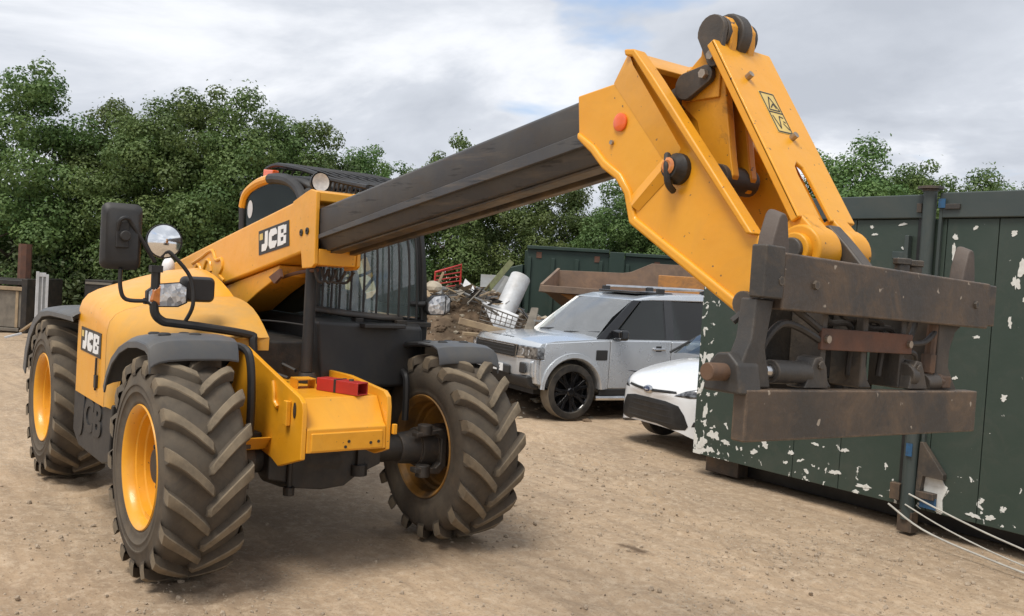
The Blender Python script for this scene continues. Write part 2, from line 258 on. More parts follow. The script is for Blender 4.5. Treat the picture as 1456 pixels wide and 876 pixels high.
M['leaf'] = leafmat('dark_green_leaves', (0.068, 0.132, 0.038), (0.096, 0.164, 0.046), (0.155, 0.220, 0.066))
M['leaf_under'] = leafmat('shrub_leaves', (0.055, 0.088, 0.034), (0.075, 0.108, 0.042), (0.115, 0.14, 0.056))

edge_wear('rusty', (0.30, 0.20, 0.125), 0.012, 0.02, 0.12, 0.8)
edge_wear('steel_dark', (0.17, 0.135, 0.10), 0.010, 0.02, 0.12, 0.8)
edge_wear('yellow_worn', (0.16, 0.085, 0.03), 0.008, 0.02, 0.12, 0.75)
edge_wear('yellow', (0.34, 0.17, 0.035), 0.006, 0.03, 0.14, 0.5)

# ------------------------------------------------------------------ mesh helpers
class MB:
    def __init__(s): s.bm = bmesh.new(); s.mi = 0
    def add(s, vs, fs, mi=None):
        v = [s.bm.verts.new(p) for p in vs]
        for f in fs:
            try:
                fc = s.bm.faces.new([v[i] for i in f]); fc.material_index = s.mi if mi is None else mi
            except ValueError: pass
        return s
    def box(s, x0, x1, y0, y1, z0, z1):
        return s.add([(x, y, z) for x in (x0, x1) for y in (y0, y1) for z in (z0, z1)],
                     [(0, 1, 3, 2), (4, 6, 7, 5), (0, 4, 5, 1), (2, 3, 7, 6), (0, 2, 6, 4), (1, 5, 7, 3)])
    def hexa(s, p):      # 4 bottom + 4 top corners
        return s.add(p, [(3, 2, 1, 0), (4, 5, 6, 7), (0, 1, 5, 4), (1, 2, 6, 5), (2, 3, 7, 6), (3, 0, 4, 7)])
    def prism(s, pts, ax, a, b):
        n = len(pts)
        def P(q, c):
            return {'x': (c, q[0], q[1]), 'y': (q[0], c, q[1]), 'z': (q[0], q[1], c)}[ax]
        return s.add([P(q, a) for q in pts] + [P(q, b) for q in pts],
                     [tuple(range(n))[::-1], tuple(range(n, 2*n))] + [(i, (i+1) % n, n+(i+1) % n, n+i) for i in range(n)])
    def rings(s, rs, closed=True, caps=True, mi=None):
        n = len(rs[0]); vs = [p for r in rs for p in r]; fs = []
        for k in range(len(rs)-1):
            for i in range(n if closed else n-1):
                j = (i+1) % n; fs.append((k*n+i, k*n+j, (k+1)*n+j, (k+1)*n+i))
        if caps and closed: fs += [tuple(range(n))[::-1], tuple(range((len(rs)-1)*n, len(rs)*n))]
        return s.add(vs, fs, mi)
    def cyl(s, p, q, r, r2=None, n=20, caps=True):
        p, q = Vector(p), Vector(q); d = (q-p).normalized(); u = d.orthogonal().normalized(); v = d.cross(u); r2 = r if r2 is None else r2
        return s.rings([[c + (u*math.cos(2*pi*i/n) + v*math.sin(2*pi*i/n))*rr for i in range(n)] for c, rr in ((p, r), (q, r2))], caps=caps)
    def tube(s, pts, r, n=8, sub=5, smooth=True):
        P = [Vector(p) for p in pts]
        if smooth and len(P) > 2:
            Q = []
            for i in range(len(P)-1):
                a, b, c, d = P[max(i-1, 0)], P[i], P[i+1], P[min(i+2, len(P)-1)]
                for k in range(sub):
                    t = k/sub; Q.append(0.5*((2*b) + (c-a)*t + (2*a-5*b+4*c-d)*t*t + (-a+3*b-3*c+d)*t**3))
            P = Q + [P[-1]]
        rs = []; u = None
        for i, c in enumerate(P):
            d = (P[min(i+1, len(P)-1)] - P[max(i-1, 0)]).normalized()
            u = d.orthogonal().normalized() if u is None else (u - d*u.dot(d)).normalized()
            v = d.cross(u); rs.append([c + (u*math.cos(2*pi*k/n) + v*math.sin(2*pi*k/n))*r for k in range(n)])
        return s.rings(rs)
    def lathe(s, prof, c=(0, 0, 0), ax='y', n=40, closed=False):
        rs = []
        for k in range(n):
            a = 2*pi*k/n; ca, sa = math.cos(a), math.sin(a)
            rs.append([{'y': (c[0]+r*ca, c[1]+t, c[2]+r*sa), 'x': (c[0]+t, c[1]+r*ca, c[2]+r*sa), 'z': (c[0]+r*ca, c[1]+r*sa, c[2]+t)}[ax] for t, r in prof])
        return s.rings(rs + [rs[0]], closed=closed, caps=False)
    def ball(s, c, r, sc=(1, 1, 1), n=14):
        rs = []
        for i in range(1, n):
            a = pi*i/n; rs.append([(c[0]+r*sc[0]*math.sin(a)*math.cos(2*pi*k/n), c[1]+r*sc[1]*math.sin(a)*math.sin(2*pi*k/n), c[2]+r*sc[2]*math.cos(a)) for k in range(n)])
        return s.rings(rs)
    def build(s, name, mat, parent=None, bev=0.0, seg=2, ang=32, smooth=True, weld=True, shear=None):
        if weld: bmesh.ops.remove_doubles(s.bm, verts=s.bm.verts, dist=1e-5)
        if shear:
            for v in s.bm.verts: v.co = shear(v.co)
        bmesh.ops.recalc_face_normals(s.bm, faces=s.bm.faces)
        me = bpy.data.meshes.new(name); s.bm.to_mesh(me); s.bm.free()
        for m in (mat if isinstance(mat, (list, tuple)) else [mat]): me.materials.append(M[m] if isinstance(m, str) else m)
        if smooth:
            me.shade_smooth()
            if not bev: me.set_sharp_from_angle(angle=R(ang))
        return link(name, me, parent, bev, seg)
def link(name, me, parent=None, bev=0, seg=2):
    o = bpy.data.objects.new(name, me); COL.objects.link(o)
    if parent: o.parent = parent
    if bev:
        b = o.modifiers.new('bevel', 'BEVEL'); b.width = bev; b.segments = seg; b.limit_method = 'ANGLE'; b.angle_limit = R(30); b.harden_normals = True; b.use_clamp_overlap = True
    return o
def tag(o, label=None, cat=None, group=None, kind=None):
    for k, v in (('label', label), ('category', cat), ('group', group), ('kind', kind)):
        if v: o[k] = v
    return o
def thing(name, label, cat, loc=(0, 0, 0), rz=0, group=None, scale=1.0):
    o = bpy.data.objects.new(name, None); COL.objects.link(o); o.location = loc; o.rotation_euler = (0, 0, rz); o.scale = (scale,)*3
    o.empty_display_size = 0.3; return tag(o, label, cat, group)
def kids(o): return [c for c in COL.objects if c.parent == o]
def dup(o, parent=None):
    c = o.copy(); COL.objects.link(c); c.parent = parent if parent else o.parent
    for ch in kids(o):
        d = ch.copy(); COL.objects.link(d); d.parent = c
        for g in kids(ch): e = g.copy(); COL.objects.link(e); e.parent = d
    return c
def lettering(txt, size, mat, parent, M4, ext=0.002, fat=0.0, shear=0.0, name='lettering', align='CENTER', space=1.0, sx=1.0):
    c = bpy.data.curves.new(name, 'FONT'); c.body = txt; c.size = size; c.extrude = ext; c.offset = fat; c.shear = shear
    c.align_x = align; c.align_y = 'CENTER'; c.space_character = space; c.resolution_u = 3
    t = bpy.data.objects.new(name, c); COL.objects.link(t); bpy.context.view_layer.update()
    me = bpy.data.meshes.new_from_object(t.evaluated_get(bpy.context.evaluated_depsgraph_get())); COL.objects.unlink(t); bpy.data.objects.remove(t)
    me.transform(M4 @ Matrix.Diagonal((sx, 1, 1, 1))); me.materials.clear(); me.materials.append(M[mat]); return link(name, me, parent)
def frame(o, ex, ey):      # matrix with text x axis, y axis and outward z
    ex = Vector(ex).normalized(); ey = Vector(ey); ey = (ey - ex*ey.dot(ex)).normalized(); ez = ex.cross(ey)
    m = Matrix((ex, ey, ez)).transposed().to_4x4(); m.translation = Vector(o); return m
def plan(u, d):            # metres to the right of and beyond the spot the camera stands on
    f = Vector((math.cos(VIEW), math.sin(VIEW))); r = Vector((f.y, -f.x)); p = Vector((CAM.x, CAM.y)) + r*u + f*d; return p.x, p.y

# ------------------------------------------------------------------ ground
TRACKS = [(-2.6, -0.92, 0.05), (-2.8, -1.9, -0.12), (1.0, 2.6, -0.35), (1.6, 1.0, -0.28), (2.4, -0.4, 0.5), (-0.5, 3.4, -0.3)]
def hgt(x, y):
    v = Vector((x, y, 0.0))
    z = 0.022*mnoise.noise(v*0.45) + 0.012*mnoise.noise(v*1.7+Vector((5, 2, 0))) + 0.006*mnoise.noise(v*5.5) + 0.004*mnoise.noise(v*13)
    q = Vector((x*0.32+y*0.12, y*1.5-x*0.5, 0)); z += 0.014*mnoise.noise(q*2.1)
    for px, py, an in TRACKS:                       # tyre tracks: two pressed bands with lug prints
        c, s_ = math.cos(an), math.sin(an); l = (x-px)*c + (y-py)*s_; t = -(x-px)*s_ + (y-py)*c + 0.12*math.sin(l*0.7)
        k = math.exp(-(t/0.24)**4) * min(1, max(0, 0.6 + 0.9*mnoise.noise(Vector((l*0.5, an*7, 3)))))
        if k > 0.02: z += k*(-0.022 + 0.026*(1 if math.sin((l + 0.6*abs(t))*2*pi/0.21) > 0.1 else 0))
    return z
def ground():
    def axis(c, lo, hi, step, far):
        a = list(np.arange(lo, hi, step)); e = step; x = hi
        while x < far: a.append(x); e *= 1.25; x += e
        e = step; x = lo - step
        while x > -far: a.insert(0, x); e *= 1.25; x -= e
        return a
    xs = axis(0, -5.0, 4.6, 0.04, 900); ys = axis(0, -2.6, 5.2, 0.04, 900)
    nx, ny = len(xs), len(ys)
    V = []
    for y in ys:
        for x in xs:
            r = max(abs(x), abs(y)); V.append((x, y, hgt(x, y) - 0.02 if r < 40 else -0.02))
    me = bpy.data.meshes.new('ground'); me.from_pydata(V, [], [(j*nx+i, j*nx+i+1, (j+1)*nx+i+1, (j+1)*nx+i) for j in range(ny-1) for i in range(nx-1)])
    me.materials.append(M['ground']); me.shade_smooth(); return tag(link('ground', me), kind='structure')
ground()

def gravel():
    b = MB(); ico = bmesh.new(); bmesh.ops.create_icosphere(ico, subdivisions=1, radius=1); iv = [v.co.copy() for v in ico.verts]; ifc = [[v.index for v in f.verts] for f in ico.faces]; ico.free()
    V = []; F = []
    spots = [((1.15, -1.45), 0.38, 1500), ((2.0, -1.0), 0.6, 700), ((2.4, 0.6), 1.2, 900), ((1.8, 3.2), 0.7, 900), ((0.4, -2.0), 0.8, 350), ((1.9, 2.9), 1.1, 500), ((0.2, 1.9), 0.8, 500), ((-1.2, 3.4), 0.8, 600), ((-0.8, -1.9), 0.7, 400), ((2.9, 0.2), 0.5, 500)]
    for (cx, cy), sg, n in spots:
        for k in range(n):
            x = random.gauss(cx, sg); y = random.gauss(cy, sg)
            s = min(0.004 + random.expovariate(1/0.0042), 0.024)
            q = Euler((random.random()*6, random.random()*6, random.random()*6)).to_matrix(); o = len(V); sc = Vector((1, random.uniform(0.6, 1), random.uniform(0.45, 0.8)))
            z = hgt(x, y) - 0.02 + s*0.25
            for p in iv:
                pp = q @ Vector((p.x*sc.x, p.y*sc.y, p.z*sc.z)) * s * random.uniform(0.85, 1.12); V.append((x+pp.x, y+pp.y, z+pp.z))
            F += [[o+i for i in f] for f in ifc]
    me = bpy.data.meshes.new('gravel'); me.from_pydata(V, [], F); me.materials.append(M['stone']); return tag(link('gravel', me), kind='stuff')
gravel()

# ------------------------------------------------------------------ telehandler
T = thing('telehandler', 'yellow telehandler with raised black boom and empty fork carriage', 'telehandler')

def make_wheel():
    hub = MB(); hub.lathe([(0.075, 0.0), (0.075, 0.15), (-0.085, 0.15), (-0.095, 0.14), (-0.097, 0.105), (-0.125, 0.095), (-0.13, 0.0)], n=28)
    for k in range(8):
        a = 2*pi*k/8; hub.cyl((0.122*math.cos(a), -0.09, 0.122*math.sin(a)), (0.122*math.cos(a), -0.112, 0.122*math.sin(a)), 0.012, n=6)
    W_ = hub.build('wheel', 'dark', T)
    t = MB()
    t.lathe([(-0.195, 0.335), (-0.212, 0.35), (-0.222, 0.372), (-0.218, 0.385), (-0.226, 0.40), (-0.231, 0.415), (-0.236, 0.418), (-0.236, 0.424), (-0.232, 0.428), (-0.234, 0.455), (-0.239, 0.458), (-0.239, 0.466), (-0.235, 0.470), (-0.229, 0.52), (-0.214, 0.548), (-0.185, 0.567), (-0.1, 0.579), (0, 0.583), (0.1, 0.579), (0.185, 0.567), (0.214, 0.548), (0.229, 0.52), (0.235, 0.475), (0.234, 0.44), (0.226, 0.40), (0.218, 0.385), (0.222, 0.372), (0.212, 0.35), (0.195, 0.335), (0.17, 0.315), (-0.17, 0.315)], n=76, closed=True)
    t.build('tyre', 'rubber', W_, ang=50)
    r = MB()
    r.lathe([(-0.216, 0.333), (-0.222, 0.345), (-0.214, 0.350), (-0.195, 0.342), (0.195, 0.342), (0.214, 0.350), (0.222, 0.345), (0.216, 0.333), (0.196, 0.322), (0.18, 0.310), (0.10, 0.302), (0.09, 0.285), (0.05, 0.280), (0.045, 0.262), (0.0, 0.225), (-0.03, 0.20), (-0.03, 0.14), (-0.042, 0.14), (-0.042, 0.20), (-0.01, 0.245), (-0.012, 0.262), (-0.045, 0.266), (-0.052, 0.277), (-0.095, 0.281), (-0.103, 0.292), (-0.145, 0.297), (-0.152, 0.308), (-0.188, 0.313)], n=72, closed=True)
    r.box(-0.05, 0.05, -0.15, -0.10, -0.31, -0.275)
    r.build('rim', 'yellow', W_, ang=28)
    secs = [(-0.236, 0.035, 0.515, 0.530, 0.038, 0.030), (-0.241, 0.02, 0.535, 0.572, 0.042, 0.033), (-0.236, 0.0, 0.552, 0.606, 0.044, 0.034), (-0.205, -0.035, 0.560, 0.621, 0.043, 0.032), (-0.15, -0.10, 0.568, 0.627, 0.042, 0.030), (-0.085, -0.19, 0.572, 0.629, 0.041, 0.029), (-0.03, -0.275, 0.575, 0.630, 0.040, 0.029), (0.0, -0.322, 0.575, 0.629, 0.036, 0.026), (0.016, -0.345, 0.575, 0.610, 0.026, 0.016)]
    def lug(sgn):
        b = MB(); rs = []
        for y, ph, rb, rt, wb, wt in secs:
            P = lambda rr, dd: (rr*math.cos(ph+dd/rr), sgn*y, rr*math.sin(ph+dd/rr))
            rs.append([P(rb, -wb), P(rt-0.006, -wt-0.003), P(rt, -wt+0.004), P(rt, wt-0.004), P(rt-0.006, wt+0.003), P(rb, wb)])
        n = 6; vs = [p for q in rs for p in q]; fs = []; mis = []
        bm = b
        for k in range(len(rs)-1):
            for i in range(n-1):
                b.add([rs[k][i], rs[k][i+1], rs[k+1][i+1], rs[k+1][i]], [(0, 1, 2, 3)], 1 if 1 <= i <= 3 else 0)
        b.add(rs[-1], [tuple(range(n))]); b.add(rs[0], [tuple(range(n))])
        return b
    NL = 17
    A = lug(1).build('tread_lug', ['rubber', 'lug_top'], W_, ang=38); B = lug(-1).build('tread_lug', ['rubber', 'lug_top'], W_, ang=38)
    B.rotation_euler = (0, pi/NL, 0)
    for k in range(1, NL):
        for o, off in ((A, 0), (B, 0.5)):
            c = o.copy(); COL.objects.link(c); c.rotation_euler = (0, 2*pi*(k+off)/NL, 0)
    return W_
wh = make_wheel(); wh.location = (0, -0.935, 0.618); wh.rotation_euler = (0, R(4), 0); wh.scale = (1, 0.94, 1)
for p, rot, sc in (((-2.75, -0.935, 0.618), R(13), 1), ((0, 0.905, 0.618), R(9), -1), ((-2.75, 0.92, 0.618), R(2), -1)):
    c = dup(wh); c.location = p; c.rotation_euler = (0, rot, 0); c.scale = (1, 0.94*sc, 1)
    if sc < 0:
        for q in kids(c):
            if q.name.startswith('rim'): q.material_slots[0].link = 'OBJECT'; q.material_slots[0].material = M['rim_dirty_shaded']

# chassis
b = MB(); b.box(-3.3, 0.1, -0.37, 0.19, 0.62, 0.93)
CH = b.build('chassis', 'dark', T, 0.01)
def plate(pts, y0, y1, name, par, mat='yellow', bev=0.006): return MB().prism(pts, 'y', y0, y1).build(name, mat, par, bev)
sp = [(-0.62, 0.74), (-0.45, 0.73), (0.2, 0.66), (0.3, 0.63), (0.60, 0.725), (0.60, 1.0), (0.585, 1.04), (0.54, 1.065), (0.02, 1.19), (-0.32, 1.275), (-0.62, 1.10)]
plate(sp, -0.455, -0.425, 'side_plate', CH); 
sl = [(-0.62, 0.72), (0.46, 0.70), (0.52, 0.72), (0.60, 0.75), (0.60, 1.0), (0.585, 1.06), (0.54, 1.088), (0.1, 1.125), (-0.62, 1.12)]
plate(sl, 0.075, 0.105, 'side_plate', CH)
b = MB(); b.prism([(-0.62, 1.055), (0.475, 1.05), (0.572, 0.91), (0.60, 0.89), (0.606, 0.76), (0.58, 0.755), (0.572, 0.87), (0.46, 1.02), (-0.62, 1.025)], 'y', -0.423, 0.073)
b.build('deck_plate', 'yellow', CH, 0.006)
b = MB(); b.box(0.595, 0.612, -0.40, 0.05, 0.765, 0.87); b.build('nose_plate', 'yellow', CH, 0.008)
b = MB()      # recessed slots of the side plates
for y in (-0.458, 0.108):
    b.prism([(0.50+0.018*math.cos(a)+0.03*0, 0.985+0.045*math.sin(a)) for a in np.linspace(0, 2*pi, 17)[:-1]], 'y', y-0.002, y+0.001)
b.build('slot', 'dark', CH)
b = MB(); b.tube([(0.19, -0.46, 1.11), (0.22, -0.464, 1.05), (0.23, -0.464, 1.0), (0.27, -0.46, 0.97)], 0.013); b.build('lifting_rib', 'yellow', CH)
b = MB(); b.box(0.40, 0.45, -0.485, -0.457, 0.89, 1.03); b.box(0.60, 0.625, 0.108, 0.135, 0.84, 0.90); b.build('stop_block', 'yellow', CH, 0.005)
b = MB(); b.prism([(-0.60, 0.665), (-0.05, 0.655), (0.12, 0.70), (0.20, 0.78), (0.17, 0.78), (0.10, 0.72), (-0.05, 0.685), (-0.6, 0.69)], 'y', -0.60, -0.456); b.build('foot_bracket', 'yellow', CH, 0.005)
b = MB(); b.cyl((-0.3, -0.62, 0.76), (0.0, -0.50, 0.745), 0.022, n=12); b.box(-0.03, 0.06, -0.55, -0.46, 0.715, 0.785); b.cyl((0.06, -0.52, 0.69), (0.06, -0.52, 0.735), 0.03, n=6); b.build('brake_valve', 'dark', CH, 0.004)
b = MB()
for x, y, z in ((0.6125, -0.17, 0.815), (0.6125, -0.19, 0.785), (0.6125, -0.03, 0.80), (0.6125, 0.02, 0.805)): b.cyl((x, y, z), (x+0.003, y, z), 0.009, n=10)
b.build('bolt_hole', 'dark', CH)
b = MB(); b.prism([(-0.02, 0), (0.115, 0), (0.115, 0.075), (-0.02, 0.075), (-0.02, 0.067), (0.107, 0.067), (0.107, 0.008), (-0.02, 0.008)], 'z', 0, 0.0); b.bm.clear()
b.box(0.03, 0.14, -0.285, -0.28, 1.051, 1.105); b.box(0.03, 0.14, -0.17, -0.165, 1.051, 1.105); b.box(0.03, 0.14, -0.285, -0.165, 1.105, 1.112)
b.build('deck_bracket', 'yellow_worn', CH, 0.003)
# axle
b = MB(); b.cyl((0, -0.72, 0.618), (0, 0.62, 0.618), 0.085, n=20); b.rings([[(0.16*math.cos(a)*k, y, 0.60+0.17*math.sin(a)*k) for a in np.linspace(0, 2*pi, 21)[:-1]] for y, k in ((-0.42, 0.7), (-0.30, 1.0), (0.0, 1.05), (0.08, 0.95), (0.28, 0.65))])
b.prism([(-0.45, 0.72), (-0.45, 0.52), (-0.36, 0.50), (-0.28, 0.455), (-0.10, 0.43), (0.05, 0.44), (0.14, 0.50), (0.30, 0.56), (0.30, 0.72)], 'x', 0.02, 0.16)
AX = b.build('front_axle', 'dark', T, 0.01)
for s in (1, -1):
    b = MB(); b.cyl((0, s*0.50, 0.618), (0, s*0.66, 0.618), 0.10, 0.115, n=20); b.cyl((0, s*0.64, 0.618), (0, s*0.86, 0.618), 0.13, 0.15, n=24)
    b.prism([(0.56, 0.74), (0.76, 0.76), (0.80, 0.72), (0.80, 0.50), (0.75, 0.455), (0.56, 0.475), (0.56, 0.51), (0.72, 0.50), (0.755, 0.53), (0.755, 0.69), (0.72, 0.72), (0.56, 0.71)] if s > 0 else [(-0.56, 0.74), (-0.76, 0.76), (-0.80, 0.72), (-0.80, 0.50), (-0.75, 0.455), (-0.56, 0.475), (-0.56, 0.51), (-0.72, 0.50), (-0.755, 0.53), (-0.755, 0.69), (-0.72, 0.72), (-0.56, 0.71)], 'x', 0.09, 0.16)
    b.cyl((0.125, s*0.64, 0.72), (0.125, s*0.64, 0.79), 0.05, n=14); b.cyl((0.125, s*0.64, 0.44), (0.125, s*0.64, 0.52), 0.05, n=14)
    b.build('steering_knuckle', 'steel_dark', AX, 0.008)
b = MB(); b.cyl((0.17, -0.32, 0.44), (0.17, -0.32, 0.74), 0.018, n=10); b.cyl((0.17, -0.32, 0.42), (0.17, -0.32, 0.47), 0.035, n=10); b.cyl((-0.1, -0.5, 0.56), (-0.1, 0.5, 0.56), 0.03, n=12); b.box(0.13, 0.19, 0.12, 0.17, 0.52, 0.76); b.cyl((0.16, 0.145, 0.50), (0.16, 0.145, 0.57), 0.055, n=12); b.build('steering_ram', 'dark', AX, 0.004)
b = MB(); b.cyl((-2.75, -0.75, 0.618), (-2.75, 0.75, 0.618), 0.1, n=18); b.box(-2.9, -2.6, -0.2, 0.2, 0.45, 0.78); b.build('rear_axle', 'dark', T, 0.01)

# mudguards
def mudguard(prof, y0, y1, dim):
    th = 0.012; q = prof + [(x*0.985, z-th) for x, z in prof[::-1]]
    b = MB(); s0 = 1 if y1 > 0 else -1
    dr = [(0, .012), (.1, .004), (.25, 0), (.6, 0), (.8, .006), (.9, .015), (.96, .028), (1, .045)]
    yi, yo = (y0, y1) if s0 > 0 else (y1, y0)
    b.rings([[(x, yi+(yo-yi)*t_, z-d_) for x, z in q] for t_, d_ in dr])
    s = 1 if y1 > 0 else -1; ye = y1 if s > 0 else y0
    lip = [(x, z-0.047) for x, z in prof] + [(x*0.97, z-0.085) for x, z in prof[::-1]]
    b.prism(lip, 'y', ye-0.006*s, ye+0.006*s)
    return b
fp = [(-0.74, 1.02), (-0.68, 1.12), (-0.58, 1.215), (-0.42, 1.295), (-0.24, 1.345), (-0.04, 1.365), (0.12, 1.362), (0.175, 1.345), (0.20, 1.30), (0.215, 1.245)]
def dimples(par, y0, y1, z):
    b = MB()
    for x, y in ((-0.16, 0.25), (-0.16, 0.6), (0.03, 0.25), (0.03, 0.6)):
        yy = y0+(y1-y0)*y; zz = z - (0.012 if x < -0.1 else 0); b.lathe([(0.001, 0.006), (0.006, 0.012), (0.0085, 0.024), (0.003, 0.034), (-0.004, 0.036)], (x, yy, zz), 'z', 16)
    b.build('fixing_dimple', 'black', par)
g = mudguard(fp, -1.165, -0.68, 0).build('mudguard', 'mudguard', T, 0.006); dimples(g, -1.165, -0.68, 1.364)
g2 = mudguard([(x-0.02, z-0.035) for x, z in fp], 0.68, 1.165, 0).build('mudguard', 'mudguard', T, 0.006); dimples(g2, 0.68, 1.165, 1.329)
b = MB(); b.tube([(-0.30, 0.60, 1.12), (-0.30, 0.63, 1.22), (-0.2, 0.67, 1.29), (0.0, 0.72, 1.31)], 0.02); b.tube([(-0.46, 0.66, 1.17), (-0.2, 0.64, 1.10), (-0.13, 0.63, 1.03), (-0.12, 0.63, 0.78)], 0.024); b.build('stay', 'black', g2)
b = MB(); b.tube([(-0.22, -0.62, 1.28), (0.06, -0.60, 1.29), (0.14, -0.585, 1.22), (0.16, -0.575, 1.0), (0.12, -0.56, 0.8)], 0.024); b.build('stay', 'black', g)
rp = [(-3.56, 0.80), (-3.50, 0.98), (-3.38, 1.13), (-3.18, 1.255), (-2.92, 1.335), (-2.6, 1.365), (-2.2, 1.375), (-1.78, 1.38)]
g3 = mudguard(rp, -1.15, -0.66, 0).build('mudguard', 'mudguard', T, 0.006)
dup(g3).location = (0, 1.81, 0)

# engine bonnet
def hood():
    # section points from the outer foot over the shoulder to the boom side
    base = [(-1.10, 0.80), (-1.10, 1.0), (-1.10, 1.25), (-1.098, 1.36), (-1.085, 1.42), (-1.05, 1.468), (-0.99, 1.50), (-0.90, 1.527), (-0.72, 1.565), (-0.5, 1.60), (-0.28, 1.61)]
    hi = [(-1.10, 0.80), (-1.10, 1.0), (-1.10, 1.27), (-1.097, 1.39), (-1.08, 1.445), (-1.045, 1.492), (-0.98, 1.53), (-0.90, 1.56), (-0.70, 1.63), (-0.5, 1.69), (-0.28, 1.72)]
    rs = []
    for x in (-1.80, -1.6, -1.4, -1.25, -1.1, -1.0):
        k = (x+1.8)/0.8; k = k*k
        rs.append([(x, a[0]*(1-k)+c[0]*k, a[1]*(1-k)+c[1]*k - (0.065*k if i > 2 else 0)) for i, (a, c) in enumerate(zip(hi, base))])
    rear = [(-1.815, y*0.985, z-0.015 if z > 1.3 else z) for y, z in hi]
    b = MB(); b.rings([rear] + rs, closed=False); n = len(hi)
    b.add(rear, [tuple(range(n))])
    H = b.build('bonnet', 'yellow', T, ang=40)
    last = rs[-1]
    nose = [(-0.86, -1.075, 0.80), (-0.84, -1.06, 0.95), (-0.80, -1.04, 1.12), (-0.70, -1.00, 1.20), (-0.62, -0.93, 1.235), (-0.52, -0.84, 1.26), (-0.44, -0.74, 1.285), (-0.38, -0.66, 1.30), (-0.33, -0.56, 1.312), (-0.30, -0.46, 1.318), (-0.29, -0.30, 1.322)]
    b = MB(); R2 = []
    for k in np.linspace(0, 1, 7):
        row = []
        for i, (p, q) in enumerate(zip(last, nose)):
            p = Vector(p) + Vector((0.006, 0, 0)); v = p.lerp(Vector(q), float(k)); v.z += 0.055*math.sin(pi*k)*(1 if i > 4 else 0.3) ; v.x += 0.03*math.sin(pi*k); v.y -= 0.02*math.sin(pi*k) if i < 5 else 0
            if 4 <= i <= 8 and 0.25 < k < 0.9: v.z += 0.02*math.exp(-((k-0.62)/0.16)**2)
            row.append(v)
        R2.append(row)
    b.rings(R2, closed=False)
    b.add([Vector(p)+Vector((0.004, 0, 0)) for p in nose] + [Vector((p[0], p[1], min(p[2], 1.30)-0.06)) for p in nose][::-1], [tuple(range(2*len(nose)))])
    b.build('bonnet_nose', 'yellow_dusty', H, ang=40)
    b = MB(); b.rings([[(Vector(p)+Vector((dx, 0, 0))) * 1.0 for p in [Vector((q[0], q[1]*0.994, q[2]-0.006)) for q in last]] for dx in (-0.004, 0.006)], closed=False); b.build('seam', 'dark', H)
    b = MB(); b.tube([(-1.22, -1.104, 0.88), (-1.19, -1.112, 0.99), (-1.185, -1.112, 1.10)], 0.008); b.box(-1.215, -1.165, -1.118, -1.10, 0.90, 0.985); b.build('latch', 'black', H, 0.003)
    return H
BN = hood()
def logo(par, o, ex, ey, wdt, hgt_):
    F = frame(o, ex, ey)
    def quad(x0, x1, y0, y1, z0, z1):
        q = MB().box(x0, x1, y0, y1, z0, z1); 
        for v in q.bm.verts: v.co = F @ v.co
        return q
    P = quad(-wdt/2, wdt/2, -hgt_/2, hgt_/2, 0, 0.003).build('logo_plate', 'ink', par)
    quad(-wdt*0.46, -wdt*0.35, hgt_*0.10, hgt_*0.36, 0.003, 0.0045).build('logo_square', 'label_yellow', P if par == T else par)
    # block letters drawn as polygons on a 3-letter strip
    def ring(x, w_, h, gap=None): pass
    pp = P if par == T else par
    def poly(pts, holes=()):
        q = MB(); q.prism(pts, 'z', 0.003, 0.006)
        for v in q.bm.verts:
            y = v.co.y; v.co = F @ Vector((v.co.x + 0.10*y, y, v.co.z))
        q.build('lettering', 'white', pp)
    H = hgt_*0.78; y0 = -H/2; W0 = wdt*0.262; s = W0*0.37; x = -wdt*0.375
    poly([(x, y0), (x+W0*0.55, y0), (x+W0*0.75, y0+s*0.6), (x+W0*0.75, y0+H), (x+W0*0.75-s, y0+H), (x+W0*0.75-s, y0+s), (x, y0+s)])
    x = -wdt*0.375 + W0*0.90; c = W0*0.2
    poly([(x+c, y0), (x+W0-c, y0), (x+W0, y0+c), (x+W0, y0+H*0.34), (x+W0-s, y0+H*0.34), (x+W0-s, y0+s), (x+s, y0+s), (x+s, y0+H-s), (x+W0-s, y0+H-s), (x+W0-s, y0+H*0.66), (x+W0, y0+H*0.66), (x+W0, y0+H-c), (x+W0-c, y0+H), (x+c, y0+H), (x, y0+H-c), (x, y0+c)])
    x += W0*1.13
    q = MB()
    for xa, xb, ya, yb in ((0, s, 0, 1), (s, W0-s*0.8, 0, .2), (s, W0-s*0.8, .4, .6), (s, W0-s*0.8, .8, 1), (W0-s*0.8, W0, .04, .45), (W0-s*0.8, W0, .55, .96)): q.box(x+xa, x+xb, y0+H*ya, y0+H*yb, 0.003, 0.006)
    for v in q.bm.verts: v.co = F @ Vector((v.co.x + 0.10*v.co.y, v.co.y, v.co.z))
    q.build('lettering', 'white', pp, weld=False)
logo(BN, (-1.40, -1.101, 1.185), (1, 0, -0.01), (0, 0, 1), 0.56, 0.165)
